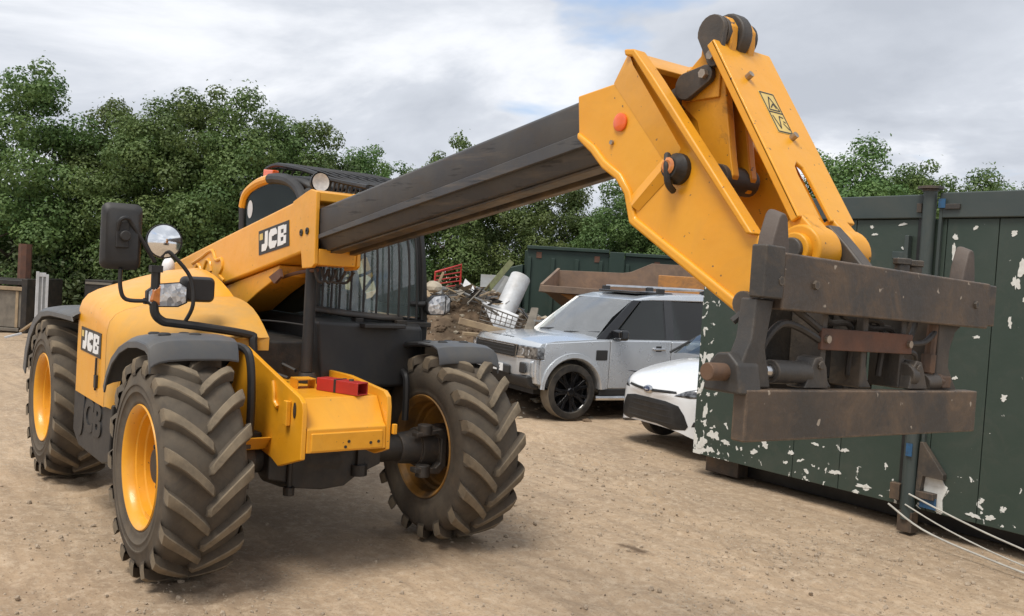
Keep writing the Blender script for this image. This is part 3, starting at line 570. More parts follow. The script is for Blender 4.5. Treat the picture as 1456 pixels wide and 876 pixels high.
# side skirt with raised letters
b = MB(); b.prism([(-1.90, 0.50), (-1.90, 0.985), (-1.58, 0.965), (-1.47, 0.93), (-1.33, 0.875), (-1.10, 0.835), (-0.83, 0.835), (-0.88, 0.46), (-1.05, 0.42), (-1.72, 0.42)], 'y', -1.085, -1.04)
SK = b.build('side_skirt', 'black', T, 0.012)
lettering('JCB', 0.30, 'black', SK, frame((-1.38, -1.087, 0.67), (1, 0, 0), (0, 0, 1)), 0.007, 0.012, 0.15, sx=1.25)
b = MB(); b.box(-1.9, -0.7, -1.03, -0.4, 0.42, 0.9); b.build('belly_box', 'black', T, 0.02)
b = MB(); b.box(-2.2, -0.32, -0.42, 0.10, 0.93, 1.30); b.box(-1.9, -0.62, -0.95, -0.40, 0.88, 1.16); b.build('engine_bay', 'dark', T, 0.02)
b = MB(); b.ball((-2.05, -0.42, 1.71), 0.06, (1, 0.8, 1.3)); b.build('breather_cap', 'white', T)

# boom
YR, YL = -0.20, 0.105
prof = [(-3.1, 1.66), (-1.453, 1.971), (-0.707, 2.108), (-0.259, 2.191), (-0.085, 2.242), (0.0, 2.262), (0.085, 2.245), (0.10, 1.90), (0.105, 1.805), (0.07, 1.783), (-0.07, 1.772), (-0.097, 1.868), (-1.403, 1.623), (-2.9, 1.36), (-3.12, 1.46)]
b = MB(); b.prism(prof[:1]+prof[1:4]+[(-0.03, 2.22), (-0.03, 1.885), (-0.097, 1.868)]+prof[12:], 'y', YR, YL)
BO = b.build('boom', 'yellow', T, 0.02, 3)
# collar: four plates round an open mouth
b = MB(); b.prism(prof[3:12], 'y', YR-0.004, YR+0.022); b.prism(prof[3:12], 'y', YL-0.022, YL+0.004); b.build('collar_plate', 'yellow', BO, 0.006)
b = MB(); b.prism([(-0.085, 2.240), (0.0, 2.260), (0.082, 2.243), (0.08, 2.19), (-0.09, 2.16)], 'y', YR+0.022, YL-0.022); b.prism([(-0.09, 1.865), (0.10, 1.90), (0.10, 1.87), (0.095, 1.80), (-0.08, 1.79)], 'y', YR+0.024, YL-0.024); b.build('collar_bridge', 'yellow', BO, 0.006)
logo(BO, (-0.541, YR-0.0005, 1.958), (1, 0, 0.148), (-0.1, 0, 1), 0.50, 0.165)
b = MB()
for x, z in ((-0.10, 1.995), (-0.015, 2.005)): b.lathe([(0, 0.022), (-0.006, 0.022), (-0.008, 0.010), (-0.002, 0.008), (-0.002, 0.0)], (x, YR-0.004, z), 'y', 14)
b.build('plug', 'dark', BO)
b = MB()      # pressed ribs towards the rear
b.tube([(-2.15, YR, 1.75), (-1.95, YR, 1.80), (-1.72, YR, 1.86), (-1.62, YR, 1.79), (-1.50, YR, 1.80), (-1.47, YR, 1.74), (-1.52, YR, 1.68), (-1.42, YR, 1.64)], 0.014); b.tube([(-2.10, YR, 1.66), (-2.04, YR, 1.74), (-1.98, YR, 1.73), (-1.93, YR, 1.66)], 0.014); b.tube([(-1.88, YR, 1.70), (-1.82, YR, 1.78), (-1.75, YR, 1.77), (-1.71, YR, 1.70)], 0.014); b.build('pressed_rib', 'yellow', BO)
b = MB(); b.prism([(-2.6, 1.42), (-1.39, 1.62), (-0.50, 1.785), (-0.5, 1.71), (-0.85, 1.58), (-1.15, 1.45), (-1.5, 1.40), (-1.7, 1.25), (-2.2, 1.2)], 'y', YR+0.03, YL-0.03); b.build('boom_foot', 'yellow_worn', BO, 0.01)
b = MB(); b.prism([(-0.62, 1.70), (-0.45, 1.76), (-0.42, 1.71), (-0.52, 1.66)], 'y', YR+0.01, YR+0.03); b.tube([(-0.95, -0.12, 1.62), (-0.4, -0.12, 1.73), (-0.02, -0.12, 1.77)], 0.012); b.build('hose_clip', 'rust_plate', BO)
b = MB()
for k in range(4): b.tube([(0.02-0.03*k, -0.16+0.06*k, 1.78), (0.03-0.03*k, -0.14+0.06*k, 1.71), (0.02-0.03*k, -0.10+0.07*k, 1.70), (0.0, -0.06+0.06*k, 1.77)], 0.009, 6)
b.build('hose_loop', 'hose', BO)
# inner boom: flats, rolled lower edges, wear strips
def sec(x, t, yr, yl):      # t 0..1 along
    top = 2.150 + 0.386*t; bot = top - 0.172; low = top - 0.262
    return [(x, yr, top-0.012), (x, yr+0.012, top), (x, yl-0.012, top), (x, yl, top-0.012), (x, yl, bot), (x, yl-0.05, low), (x, yr+0.05, low), (x, yr, bot)]
b = MB(); b.rings([sec(x, (x-0.08)/2.39, -0.172, 0.078) for x in (-0.02, 0.6, 1.2, 1.8, 2.52)]); IB = b.build('inner_boom', 'boom_grey', BO, 0.006)
def along(pts, y0, y1, name, mat):
    b = MB(); b.prism(pts, 'y', y0, y1); return b.build(name, mat, IB if False else BO, 0.004)
e = lambda x, off: (x, 2.150 + 0.386*(x-0.08)/2.39 + off)
along([e(0.10, -0.168), e(2.50, -0.140), e(2.53, -0.20), e(0.10, -0.195)], -0.186, -0.165, 'wear_strip', 'boom_grey')
along([e(0.10, -0.262), e(2.50, -0.262), e(2.50, -0.276), e(0.10, -0.276)], -0.10, -0.02, 'wear_strip', 'wear_strip')
along([e(0.10, -0.24), e(2.50, -0.24), e(2.50, -0.282), e(0.10, -0.282)], 0.03, 0.075, 'wear_strip', 'wear_strip')
# boom head: two pressed cheek plates, top box, edge flanges
ck = [(2.47, 2.532), (2.675, 2.555), (2.745, 2.665), (2.80, 2.660), (2.90, 2.545), (3.389, 1.985), (3.405, 1.93), (3.385, 1.80), (3.361, 1.714), (2.811, 2.026), (2.775, 2.133), (2.725, 2.19), (2.646, 2.235), (2.575, 2.30), (2.49, 2.36)]
b = MB(); b.prism(ck, 'y', -0.222, -0.197); HD = b.build('boom_head', 'yellow', T, 0.007)
b = MB(); b.prism(ck, 'y', 0.10, 0.125); b.build('cheek_plate', 'yellow', HD, 0.007)
b = MB(); b.prism([(2.47, 2.532), (2.675, 2.555), (2.745, 2.665), (2.78, 2.655), (2.84, 2.60), (2.82, 2.585), (2.755, 2.64), (2.69, 2.535), (2.48, 2.51)], 'y', -0.197, 0.10); b.prism([(2.49, 2.36), (2.575, 2.30), (2.646, 2.235), (2.725, 2.19), (2.775, 2.133), (2.79, 2.15), (2.74, 2.21), (2.66, 2.26), (2.585, 2.32), (2.49, 2.38)], 'y', -0.197, 0.10); b.build('head_web', 'yellow', HD, 0.005)
fl = [(2.49, 2.36), (2.575, 2.30), (2.646, 2.235), (2.725, 2.19), (2.775, 2.133), (2.811, 2.026), (3.361, 1.714)]
fi = [(3.375, 1.752), (2.842, 2.048), (2.808, 2.145), (2.75, 2.212), (2.66, 2.268), (2.59, 2.33), (2.49, 2.39)]
b = MB(); b.prism(fl+fi, 'y', -0.236, -0.19); b.build('edge_flange', 'yellow', HD, 0.012, 3)
b = MB(); b.prism([(2.745, 2.668), (2.80, 2.660), (2.905, 2.547), (3.392, 1.985), (3.362, 1.985), (2.885, 2.525), (2.79, 2.635), (2.752, 2.642)], 'y', -0.252, -0.19); b.prism([(2.745, 2.668), (2.80, 2.660), (2.905, 2.547), (3.392, 1.985), (3.362, 1.985), (2.885, 2.525), (2.79, 2.635), (2.752, 2.642)], 'y', 0.095, 0.14); b.build('front_flange', 'yellow_worn', HD, 0.008)
b = MB()      # fold in the pressed cheek: shallow wedge
A_, B_, C_, D_ = Vector((2.80, -0.224, 2.120)), Vector((2.965, -0.224, 2.262)), Vector((3.19, -0.224, 1.90)), Vector((3.22, -0.224, 1.83))
b.add([A_, B_, B_+Vector((0.03, -0.016, -0.025)), A_+Vector((0.03, -0.016, -0.032)), B_+Vector((0.06, 0, -0.05)), A_+Vector((0.05, 0, -0.05))], [(0, 1, 2, 3), (3, 2, 4, 5)]); b.build('pressed_fold', 'yellow', HD)
b = MB(); b.add([(2.675, -0.2235, 2.555), (2.745, -0.2235, 2.66), (2.985, -0.2235, 2.26), (2.97, -0.2235, 2.235), (2.80, -0.250, 2.60), (3.06, -0.250, 2.28), (3.01, -0.2235, 2.22)], [(0, 4, 5, 3), (0, 1, 4), (3, 5, 6)]); b.build('stiffener', 'yellow', HD)
b = MB(); b.lathe([(0, 0.034), (-0.008, 0.034), (-0.011, 0.028), (-0.012, 0.0)], (2.727, -0.223, 2.404), 'y', 24); b.build('reflector_disc', 'orange', HD)
b = MB(); b.cyl((2.687, -0.222, 2.332), (2.687, -0.232, 2.332), 0.009, n=8); b.build('bolt', 'bolt', HD)
b = MB(); b.lathe([(0, 0.055), (-0.02, 0.055), (-0.035, 0.045), (-0.055, 0.036), (-0.06, 0.0)], (3.035, -0.222, 2.212), 'y', 20); b.tube([(3.01, -0.26, 2.26), (3.03, -0.28, 2.22), (3.035, -0.275, 2.16), (3.03, -0.24, 2.135)], 0.012); b.build('side_lamp', 'dark', HD)
b = MB(); b.lathe([(-0.06, 0.0), (-0.066, 0.02), (-0.06, 0.03)], (3.035, -0.222, 2.217), 'y', 14); b.build('lamp_lens', 'amber', HD)
# tilt lever
lv = [(2.985, 2.635), (2.99, 2.70), (3.015, 2.745), (3.055, 2.765), (3.095, 2.755), (3.12, 2.72), (3.12, 2.66), (3.10, 2.56), (3.155, 2.26), (3.17, 2.20), (3.15, 2.15), (3.105, 2.14), (3.06, 2.18), (2.985, 2.40), (2.905, 2.47), (2.905, 2.57)]
MB().prism(lv, 'y', 0.0, 0.035).build('lever_plate', 'yellow_worn', T, 0.006); b = MB(); b.prism(lv, 'y', -0.098, -0.062); LV = b.build('tilt_lever', 'yellow_worn', T, 0.006)
b = MB(); b.cyl((3.058, -0.112, 2.70), (3.058, 0.045, 2.70), 0.062, n=24); b.cyl((3.115, -0.12, 2.19), (3.115, 0.055, 2.19), 0.05, n=20); b.cyl((2.94, -0.105, 2.525), (2.94, 0.04, 2.525), 0.04, n=18); b.build('pivot_pin', 'steel_dark', LV)
b = MB(); b.cyl((3.058, -0.058, 2.70), (3.058, -0.004, 2.70), 0.082, n=24); b.box(3.03, 3.08, -0.058, -0.004, 2.20, 2.64); b.build('lever_core', 'steel_dark', LV, 0.01)
def keep(c1, c2, r1, r2, y, th):       # pin keeper plate: two circles joined
    c1, c2 = Vector(c1), Vector(c2); d = (c2-c1).normalized(); a0 = math.atan2(d.y, d.x); pts = []
    for k in range(11): a = a0 + pi/2 + pi*k/10; pts.append((c1.x+r1*math.cos(a), c1.y+r1*math.sin(a)))
    for k in range(11): a = a0 - pi/2 + pi*k/10; pts.append((c2.x+r2*math.cos(a), c2.y+r2*math.sin(a)))
    return MB().prism(pts, 'y', y, y-th)
b = keep((3.058, 2.70), (3.075, 2.61), 0.062, 0.032, -0.114, 0.022); b.build('keeper_plate', 'steel_dark', LV, 0.004)
b = keep((2.955, 2.525), (3.04, 2.555), 0.05, 0.035, -0.112, 0.024); b.build('keeper_plate', 'steel_dark', LV, 0.004)
b = MB()
for p in ((3.075, 2.615), (3.045, 2.555)): b.cyl((p[0], -0.136, p[1]), (p[0], -0.155, p[1]), 0.017, n=6)
b.build('bolt', 'bolt', LV)
b = MB(); b.box(2.93, 3.09, -0.108, -0.098, 2.475, 2.59); b.build('boss_plate', 'yellow_worn', LV, 0.004)
b = MB(); b.cyl((2.55, -0.05, 2.42), (2.93, -0.05, 2.525), 0.045, n=18); b.cyl((2.5, -0.05, 2.405), (2.78, -0.05, 2.483), 0.065, n=18); b.build('tilt_ram', 'steel_dark', T)
# tilt link: broad plate with folded sides, slot and boss
P0, P1 = Vector((3.098, 0, 2.665)), Vector((3.497, 0, 2.048)); ax = (P1-P0); Ln = ax.length; ax.normalize(); nrm = Vector((-ax.z, 0, ax.x)); nrm = nrm if nrm.x > 0 else -nrm
LF = Matrix((Vector((0, 1, 0)), ax, nrm)).transposed().to_4x4(); LF.translation = P0     # local: x = machine left, y = down the link, z = out of the plate
def lk(q, name, mat, bev=0.006, par=None):
    for v in q.bm.verts: v.co = LF @ v.co
    return q.build(name, mat, par or LK, bev)
LK = None
b = MB(); yw0, yw1 = -0.165, 0.145
sl = [(-0.048+0.0, Ln), (-0.052, 0.56), (-0.045, 0.525), (-0.025, 0.505), (-0.002, 0.525), (0.005, 0.56), (0.012, Ln)]
b.prism([(yw0, 0.0), (yw1, 0.0), (yw1, Ln)] + sl[::-1] + [(yw0, Ln)], 'z', -0.016, 0.0)
for x in (yw0, yw1-0.016): b.box(x, x+0.016, 0.0, Ln, -0.036, -0.001)
q = b
for v in q.bm.verts: v.co = LF @ v.co
LK = q.build('tilt_link', 'yellow', T, 0.006)
b = MB(); b.box(-0.05, 0.03, -0.02, 0.05, -0.05, -0.018); lk(b, 'link_eye', 'steel_dark', 0.003)
b = MB(); b.box(-0.075, 0.03, 0.48, Ln+0.02, -0.05, -0.036); lk(b, 'slot_web', 'yellow', 0.003)
b = MB()
for x, y in ((-0.075, 0.155), (0.015, 0.17+0.23)): b.cyl((x, y, 0), (x, y, 0.022), 0.012, n=10)
lk(b, 'stud', 'bolt', 0)
b = MB(); b.box(-0.05, 0.035, 0.205, 0.385, 0.0, 0.0015); LB = lk(b, 'warning_label', 'label_yellow', 0)
b = MB()
def bar2(p, q, wd): 
    p, q = Vector(p), Vector(q); d = (q-p).normalized()*0.5*wd; n_ = Vector((-d.y, d.x)); b.add([(p.x+n_.x, p.y+n_.y, 0.0025), (q.x+n_.x, q.y+n_.y, 0.0025), (q.x-n_.x, q.y-n_.y, 0.0025), (p.x-n_.x, p.y-n_.y, 0.0025)], [(0, 1, 2, 3)])
for p, q in (((-0.045, 0.21), (0.03, 0.21)), ((0.03, 0.21), (0.03, 0.38)), ((0.03, 0.38), (-0.045, 0.38)), ((-0.045, 0.38), (-0.045, 0.21)), ((-0.045, 0.295), (0.03, 0.295)),
             ((-0.035, 0.285), (0.022, 0.285)), ((0.022, 0.285), (-0.006, 0.225)), ((-0.006, 0.225), (-0.035, 0.285)), ((-0.02, 0.275), (0.0, 0.255)), ((0.0, 0.255), (0.008, 0.275)),
             ((-0.035, 0.31), (-0.02, 0.365)), ((-0.02, 0.365), (0.0, 0.31)), ((0.0, 0.31), (0.02, 0.315)), ((0.005, 0.34), (0.025, 0.365)), ((0.01, 0.33), (0.022, 0.335))): bar2(p, q, 0.005)
lk(b, 'pictogram', 'ink', 0)
bc = P1 + ax*0.095 - nrm*0.05        # lower pivot
b = MB(); b.cyl((bc.x, -0.175, bc.z), (bc.x, -0.055, bc.z), 0.082, n=28); b.cyl((bc.x, 0.02, bc.z), (bc.x, 0.11, bc.z), 0.082, n=28)
for y0, y1 in ((-0.150, -0.06), (0.022, 0.10)):
    a0 = P1 - nrm*0.002 - ax*0.02; a1 = P1 - nrm*0.06 - ax*0.02; b.hexa([(a0.x, y0, a0.z), (a1.x, y0, a1.z), (bc.x-nrm.x*0.078, y0, bc.z-nrm.z*0.078), (bc.x+nrm.x*0.078, y0, bc.z+nrm.z*0.078), (a0.x, y1, a0.z), (a1.x, y1, a1.z), (bc.x-nrm.x*0.078, y1, bc.z-nrm.z*0.078), (bc.x+nrm.x*0.078, y1, bc.z+nrm.z*0.078)])
b.build('link_boss', 'yellow_worn', LK, 0.01)
b = MB(); b.cyl((bc.x, -0.20, bc.z), (bc.x, -0.17, bc.z), 0.055, n=24); b.build('collar_ring', 'yellow_worn', LK, 0.006)
b = MB(); b.cyl((bc.x, -0.215, bc.z), (bc.x, 0.13, bc.z), 0.038, n=20); b.build('pivot_pin', 'steel_dark', LK, 0.005)

# ------------------------------------------------------------------ fork carriage (part of the telehandler)
tl = lambda co: Vector((co.x, co.y, co.z - 0.030*(co.y+0.6)))
XF = 3.72
b = MB(); b.box(XF-0.045, XF, -0.524, 0.64, 1.762, 1.918)
CA = b.build('carriage', 'rusty', T, 0.006, shear=tl)
def cp(q, name, mat, bev=0.005, ang=32): return q.build(name, mat, CA, bev, shear=tl, ang=ang)
cp(MB().box(XF-0.045, XF+0.001, -0.645, 0.60, 1.405, 1.545), 'lower_beam', 'rusty')
cp(MB().box(XF-0.10, XF-0.012, 0.642, 0.71, 1.772, 1.915), 'beam_end', 'rusty')
cp(MB().box(XF-0.045, XF+0.006, -0.612, -0.528, 1.79, 1.932), 'end_block', 'steel_dark', 0.006)
cp(MB().prism([(-0.605, 1.788), (-0.53, 1.788), (-0.555, 1.66), (-0.52, 1.547), (-0.655, 1.547), (-0.645, 1.62), (-0.615, 1.68)], 'x', XF-0.075, XF-0.02), 'cheek_plate', 'steel_dark', 0.006)
for y in (0.45,):
    cp(MB().prism([(y-0.05, 1.80), (y+0.16, 1.80), (y+0.06, 1.74), (y+0.03, 1.68), (y+0.03, 1.62), (y+0.10, 1.54), (y-0.05, 1.54)], 'x', XF-0.17, XF-0.045), 'cheek_plate', 'steel_dark', 0.006)
cp(MB().box(XF-0.20, XF-0.165, -0.41, -0.20, 1.48, 1.80).box(XF-0.20, XF-0.165, -0.20, 0.22, 1.48, 1.56).box(XF-0.20, XF-0.165, -0.20, 0.22, 1.72, 1.80).box(XF-0.203, XF-0.19, -0.20, 0.22, 1.56, 1.72), 'back_plate', 'dark', 0.004)
for y in (-0.235, -0.02, 0.20):
    cp(MB().prism([(y-0.014, 1.80), (y+0.014, 1.80), (y+0.014, 1.62), (y+0.03, 1.57), (y+0.055, 1.545), (y-0.014, 1.545)], 'x', XF-0.165, XF-0.055), 'rib', 'steel_dark', 0.005)
cp(MB().box(XF-0.05, XF-0.038, -0.275, 0.225, 1.658, 1.722), 'cross_bar', 'rust_plate', 0.003)
q = MB()
for y in (-0.25, 0.20): q.cyl((XF-0.038, y, 1.69), (XF-0.028, y, 1.69), 0.012, n=8)
cp(q, 'bolt', 'bolt', 0)
def tooth(y0, y1):
    w_ = (y1-y0); pr = [(y0, 1.90), (y0+w_*0.12, 1.965), (y0+w_*0.36, 2.026), (y0+w_*0.48, 2.038), (y0+w_*0.68, 2.038), (y0+w_*0.80, 2.024), (y0+w_*0.93, 1.965), (y0+w_, 1.90)]
    q = MB(); q.rings([[(XF-0.085, y, z) for y, z in pr], [(XF-0.075, y, z+0.002) for y, z in pr], [(XF-0.035, y*0.95+0.05*(y0+y1)/2, z-0.012 if z > 1.91 else z) for y, z in pr]]); return q
cp(tooth(-0.545, -0.455), 'hook_tooth', 'tooth', 0.006); cp(tooth(0.505, 0.60).box(XF-0.10, XF-0.03, 0.45, 0.60, 1.90, 1.92), 'hook_tooth', 'tooth', 0.006)
q = MB()
for y in (0.20, 0.275): q.cyl((XF-0.08, y, 1.90), (XF-0.08, y, 1.955), 0.024, n=12); q.cyl((XF-0.08, y, 1.945), (XF-0.08, y, 1.965), 0.030, n=8)
cp(q, 'hose_coupling', 'steel_dark', 0.003)
cp(MB().tube([(XF-0.10, -0.60, 1.72), (XF-0.06, -0.55, 1.775), (XF-0.05, -0.45, 1.785), (XF-0.05, -0.36, 1.755), (XF-0.05, -0.265, 1.715)], 0.011), 'hose', 'hose', 0)
cp(MB().tube([(XF-0.07, -0.52, 1.58), (XF-0.06, -0.515, 1.66), (XF-0.05, -0.46, 1.722), (XF-0.05, -0.38, 1.72), (XF-0.05, -0.268, 1.685)], 0.011), 'hose', 'hose', 0)
q = MB(); q.tube([(XF-0.05, 0.22, 1.69), (XF-0.04, 0.30, 1.70), (XF-0.05, 0.38, 1.735)], 0.009); q.tube([(XF-0.06, 0.23, 1.69), (XF-0.07, 0.29, 1.76), (XF-0.08, 0.27, 1.85)], 0.009); q.tube([(XF-0.06, 0.22, 1.665), (XF-0.05, 0.26, 1.66), (XF-0.08, 0.33, 1.62)], 0.009); q.tube([(XF-0.09, 0.24, 1.60), (XF-0.08, 0.23, 1.72), (XF-0.09, 0.30, 1.80)], 0.009)
cp(q, 'hose', 'hose', 0)
for y0, y1, zz in ((-0.19, -0.05, 1.74), (-0.10, 0.12, 1.755), (0.02, 0.19, 1.735)):
    cp(MB().tube([(XF-0.10, y0, 1.80), (XF-0.09, y0+0.02, zz), (XF-0.09, y1, zz-0.01), (XF-0.10, y1+0.02, 1.58)], 0.010), 'hose', 'hose', 0)
for y in (-0.56, -0.40, 0.52):
    cp(MB().cyl((XF, y+0.02, 1.84), (XF+0.008, y+0.02, 1.84), 0.013, n=6), 'bolt', 'steel_dark', 0)
cp(MB().cyl((XF-0.06, 0.37, 1.555), (XF-0.06, 0.385, 1.76), 0.018, n=10).cyl((XF-0.06, 0.37, 1.60), (XF-0.06, 0.373, 1.66), 0.024, n=8), 'valve_stack', 'rust_pin', 0)
q = MB(); q.cyl((XF-0.05, -0.49, 1.59), (XF-0.05, -0.33, 1.588), 0.034, n=18); q.cyl((XF-0.05, -0.55, 1.592), (XF-0.05, -0.49, 1.59), 0.02, n=14); cp(q, 'locking_ram', 'steel_dark', 0.003)
cp(MB().cyl((XF-0.05, -0.525, 1.592), (XF-0.05, -0.49, 1.59), 0.0215, n=14), 'ram_rod', 'chrome', 0)
def clamp(y, s=1): 
    q = MB(); q.prism([(y-0.055*s, 1.547), (y-0.03*s, 1.60), (y-0.01*s, 1.635), (y+0.02*s, 1.64), (y+0.045*s, 1.61), (y+0.06*s, 1.547)], 'x', XF-0.085, XF-0.02); q.cyl((XF-0.02, y+0.012*s, 1.615), (XF-0.012, y+0.012*s, 1.615), 0.014, n=10); return q
cp(clamp(-0.31), 'ram_clamp', 'steel_dark', 0.005); cp(clamp(0.25, -1).cyl((XF-0.05, 0.20, 1.59), (XF-0.05, 0.24, 1.59), 0.04, n=16), 'ram_clamp', 'steel_dark', 0.005)
cp(MB().cyl((XF-0.06, -0.74, 1.585), (XF-0.06, -0.60, 1.585), 0.024, n=16), 'locking_pin', 'rust_pin', 0.003)
q = MB(); q.prism([(XF-0.13, 1.53), (XF-0.12, 1.60), (XF-0.09, 1.635), (XF-0.05, 1.64), (XF-0.015, 1.61), (XF+0.0, 1.53)], 'y', -0.672, -0.58); cp(q, 'pin_boss', 'steel_dark', 0.008)
cp(MB().cyl((XF-0.055, 0.33, 1.565), (XF-0.055, 0.41, 1.57), 0.03, n=14), 'ram_end', 'steel_dark', 0.003)
cp(MB().cyl((XF-0.055, 0.41, 1.572), (XF-0.055, 0.49, 1.572), 0.03, 0.02, n=9).box(XF-0.085, XF-0.03, 0.42, 0.475, 1.55, 1.59), 'locking_pin', 'rust_pin', 0.004)
b = MB(); b.prism([(bc.x-0.07, 1.80), (bc.x-0.085, bc.z+0.02), (bc.x-0.05, bc.z+0.075), (bc.x+0.02, bc.z+0.09), (bc.x+0.085, bc.z+0.03), (XF-0.06, 1.90), (XF-0.06, 1.78)], 'y', -0.05, 0.015); b.build('link_bracket', 'steel_dark', CA, 0.008)
for y in (-0.17, 0.06):
    cp(MB().prism([(3.30, 1.70), (3.34, 1.80), (3.45, 1.84), (XF-0.16, 1.80), (XF-0.16, 1.48), (3.40, 1.50)], 'y', y-0.015, y+0.015), 'carriage_ear', 'steel_dark', 0.006)
b = MB(); b.cyl((3.36, -0.24, 1.765), (3.36, 0.14, 1.765), 0.04, n=18); b.build('carriage_pin', 'steel_dark', CA)

# ------------------------------------------------------------------ cab
b = MB(); b.prism([(-1.85, 0.95), (-0.42, 0.95), (-0.40, 1.45), (-1.85, 1.45)], 'y', 0.12, 0.95)
CB = b.build('cab', 'black', T, 0.02)
b = MB(); b.hexa([(-0.40, 0.0, 0.98), (-0.40, 0.86, 0.98), (-0.20, 0.80, 1.0), (-0.17, 0.02, 1.0), (-0.40, 0.0, 1.46), (-0.40, 0.86, 1.44), (-0.24, 0.80, 1.405), (-0.20, -0.02, 1.44)]); b.build('front_cowl', 'black', CB, 0.025, 3)
b = MB(); b.box(-0.30, -0.15, 0.30, 0.62, 1.40, 1.43); b.build('cowl_panel', 'trim_black', CB, 0.008)
def pillar(p, q, r, par=CB, mat='black', name='pillar'): return MB().tube([p, q] if not isinstance(p, list) else p, r, 8, smooth=False).build(name, mat, par)
pr_ = [(-0.45, 0.92, 1.44), (-0.46, 0.895, 1.8), (-0.50, 0.865, 2.12), (-0.60, 0.82, 2.36)]
MB().tube(pr_, 0.042, 8).build('pillar', 'black', CB)
MB().tube([(-0.40, 0.045, 1.44), (-0.42, 0.06, 1.8), (-0.50, 0.08, 2.15), (-0.68, 0.09, 2.30)], 0.035, 8).build('pillar', 'black', CB)
MB().tube([(-1.78, 0.93, 1.4), (-1.80, 0.9, 2.0), (-1.70, 0.8, 2.38)], 0.045, 8).build('pillar', 'black', CB)
# right-hand arch: black front half, yellow rear half
AR = [(-0.62, 0.075, 2.10), (-0.70, 0.075, 2.22), (-0.80, 0.08, 2.315), (-0.98, 0.085, 2.385), (-1.20, 0.09, 2.415), (-1.36, 0.09, 2.42)]
MB().tube(AR, 0.042, 10).build('roof_arch', 'black', CB)
MB().tube([(-1.38, 0.09, 2.42), (-1.58, 0.09, 2.40), (-1.76, 0.09, 2.355), (-1.85, 0.09, 2.30), (-1.89, 0.09, 2.22)], 0.036, 10).build('roof_arch', 'yellow', CB)
MB().tube([(-1.89, 0.09, 2.22), (-1.86, 0.09, 2.0), (-1.86, 0.09, 1.45)], 0.034, 10, smooth=False).build('pillar', 'black', CB)
b = MB(); b.prism([(-0.62, 1.45), (-0.66, 2.10), (-0.75, 2.22), (-0.84, 2.30), (-1.0, 2.36), (-1.36, 2.385), (-1.72, 2.33), (-1.82, 2.27), (-1.86, 2.05), (-1.86, 1.45)], 'y', 0.085, 0.093); b.build('side_window', 'cab_tint', CB)
b = MB(); b.lathe([(0, 0.0), (0, 0.07)], (-1.72, 0.082, 2.20), 'y', 20); 
for v in b.bm.verts: v.co.x = -1.72 + (v.co.x+1.72)*0.75
b.build('window_sticker', 'white_plastic', CB)
b = MB(); b.rings([[(x, 0.08, z), (x, 0.5, z+0.03), (x, 0.85-0.06*k, z)] for x, z, k in ((-1.95, 2.34, 0), (-1.6, 2.42, 0), (-1.2, 2.44, 0), (-0.85, 2.40, 1), (-0.66, 2.34, 2))], closed=False); RF = b.build('roof', 'black', CB); RF.modifiers.new('solid', 'SOLIDIFY').thickness = 0.03
b = MB(); b.rings([[(-0.36-0.06*abs(k)**2+0.0, y, 1.505-0.035*u) for k, u, y in ((-1, 0, 0.06), (-0.4, 0.4, 0.28), (0.2, 0.8, 0.52), (1, 1, 0.88))], [(-0.395-0.06*abs(k)**2, y, 1.95) for k, y in ((-1, 0.062), (-0.4, 0.28), (0.2, 0.5), (1, 0.865))], [(-0.52-0.08*abs(k)**2, y, 2.31) for k, y in ((-1, 0.08), (-0.4, 0.28), (0.2, 0.5), (1, 0.82))]], closed=False)
b.build('windscreen', 'cab_glass', CB)
b = MB(); b.box(-1.86, -1.85, 0.15, 0.88, 1.5, 2.3); b.build('rear_window', 'cab_clear', CB)
b = MB(); b.add([(-0.48, 0.925, 1.46), (-1.78, 0.945, 1.46), (-1.80, 0.90, 2.0), (-1.70, 0.80, 2.34), (-0.66, 0.78, 2.32), (-0.53, 0.85, 2.1)], [(0, 1, 2, 3, 4, 5)]); b.build('side_window', 'cab_clear', CB)
b = MB(); b.rings([[(-0.34, 0.02, 1.50), (-0.30, 0.25, 1.475), (-0.30, 0.5, 1.455), (-0.33, 0.70, 1.447)], [(-0.36, 0.02, 1.535), (-0.325, 0.25, 1.51), (-0.325, 0.5, 1.49), (-0.355, 0.70, 1.482)]], closed=False)
o = b.build('guard_sill', 'steel_dark', CB); o.modifiers.new('solid', 'SOLIDIFY').thickness = 0.02
b = MB(); b.box(-0.44, -0.33, 0.02, 0.93, 1.40, 1.435); b.box(-0.36, -0.28, 0.30, 0.36, 1.40, 1.46); b.box(-0.36, -0.28, 0.62, 0.70, 1.40, 1.45); b.build('sill_beam', 'dark', CB, 0.005)
for k, y in enumerate((0.09, 0.15, 0.205, 0.285, 0.38, 0.48, 0.575, 0.665, 0.755, 0.83, 0.885)):
    u = (y-0.45)/0.42; xo = -0.335 - 0.05*u*u; yt = 0.10 + (y-0.09)*0.93
    MB().tube([(xo, y, 1.47-0.02*k/10), (xo-0.02, y*0.98+0.01, 1.85), (xo-0.08, yt+0.01, 2.2), (xo-0.14, yt, 2.36)], 0.0085, 6).build('guard_bar', 'black', CB)
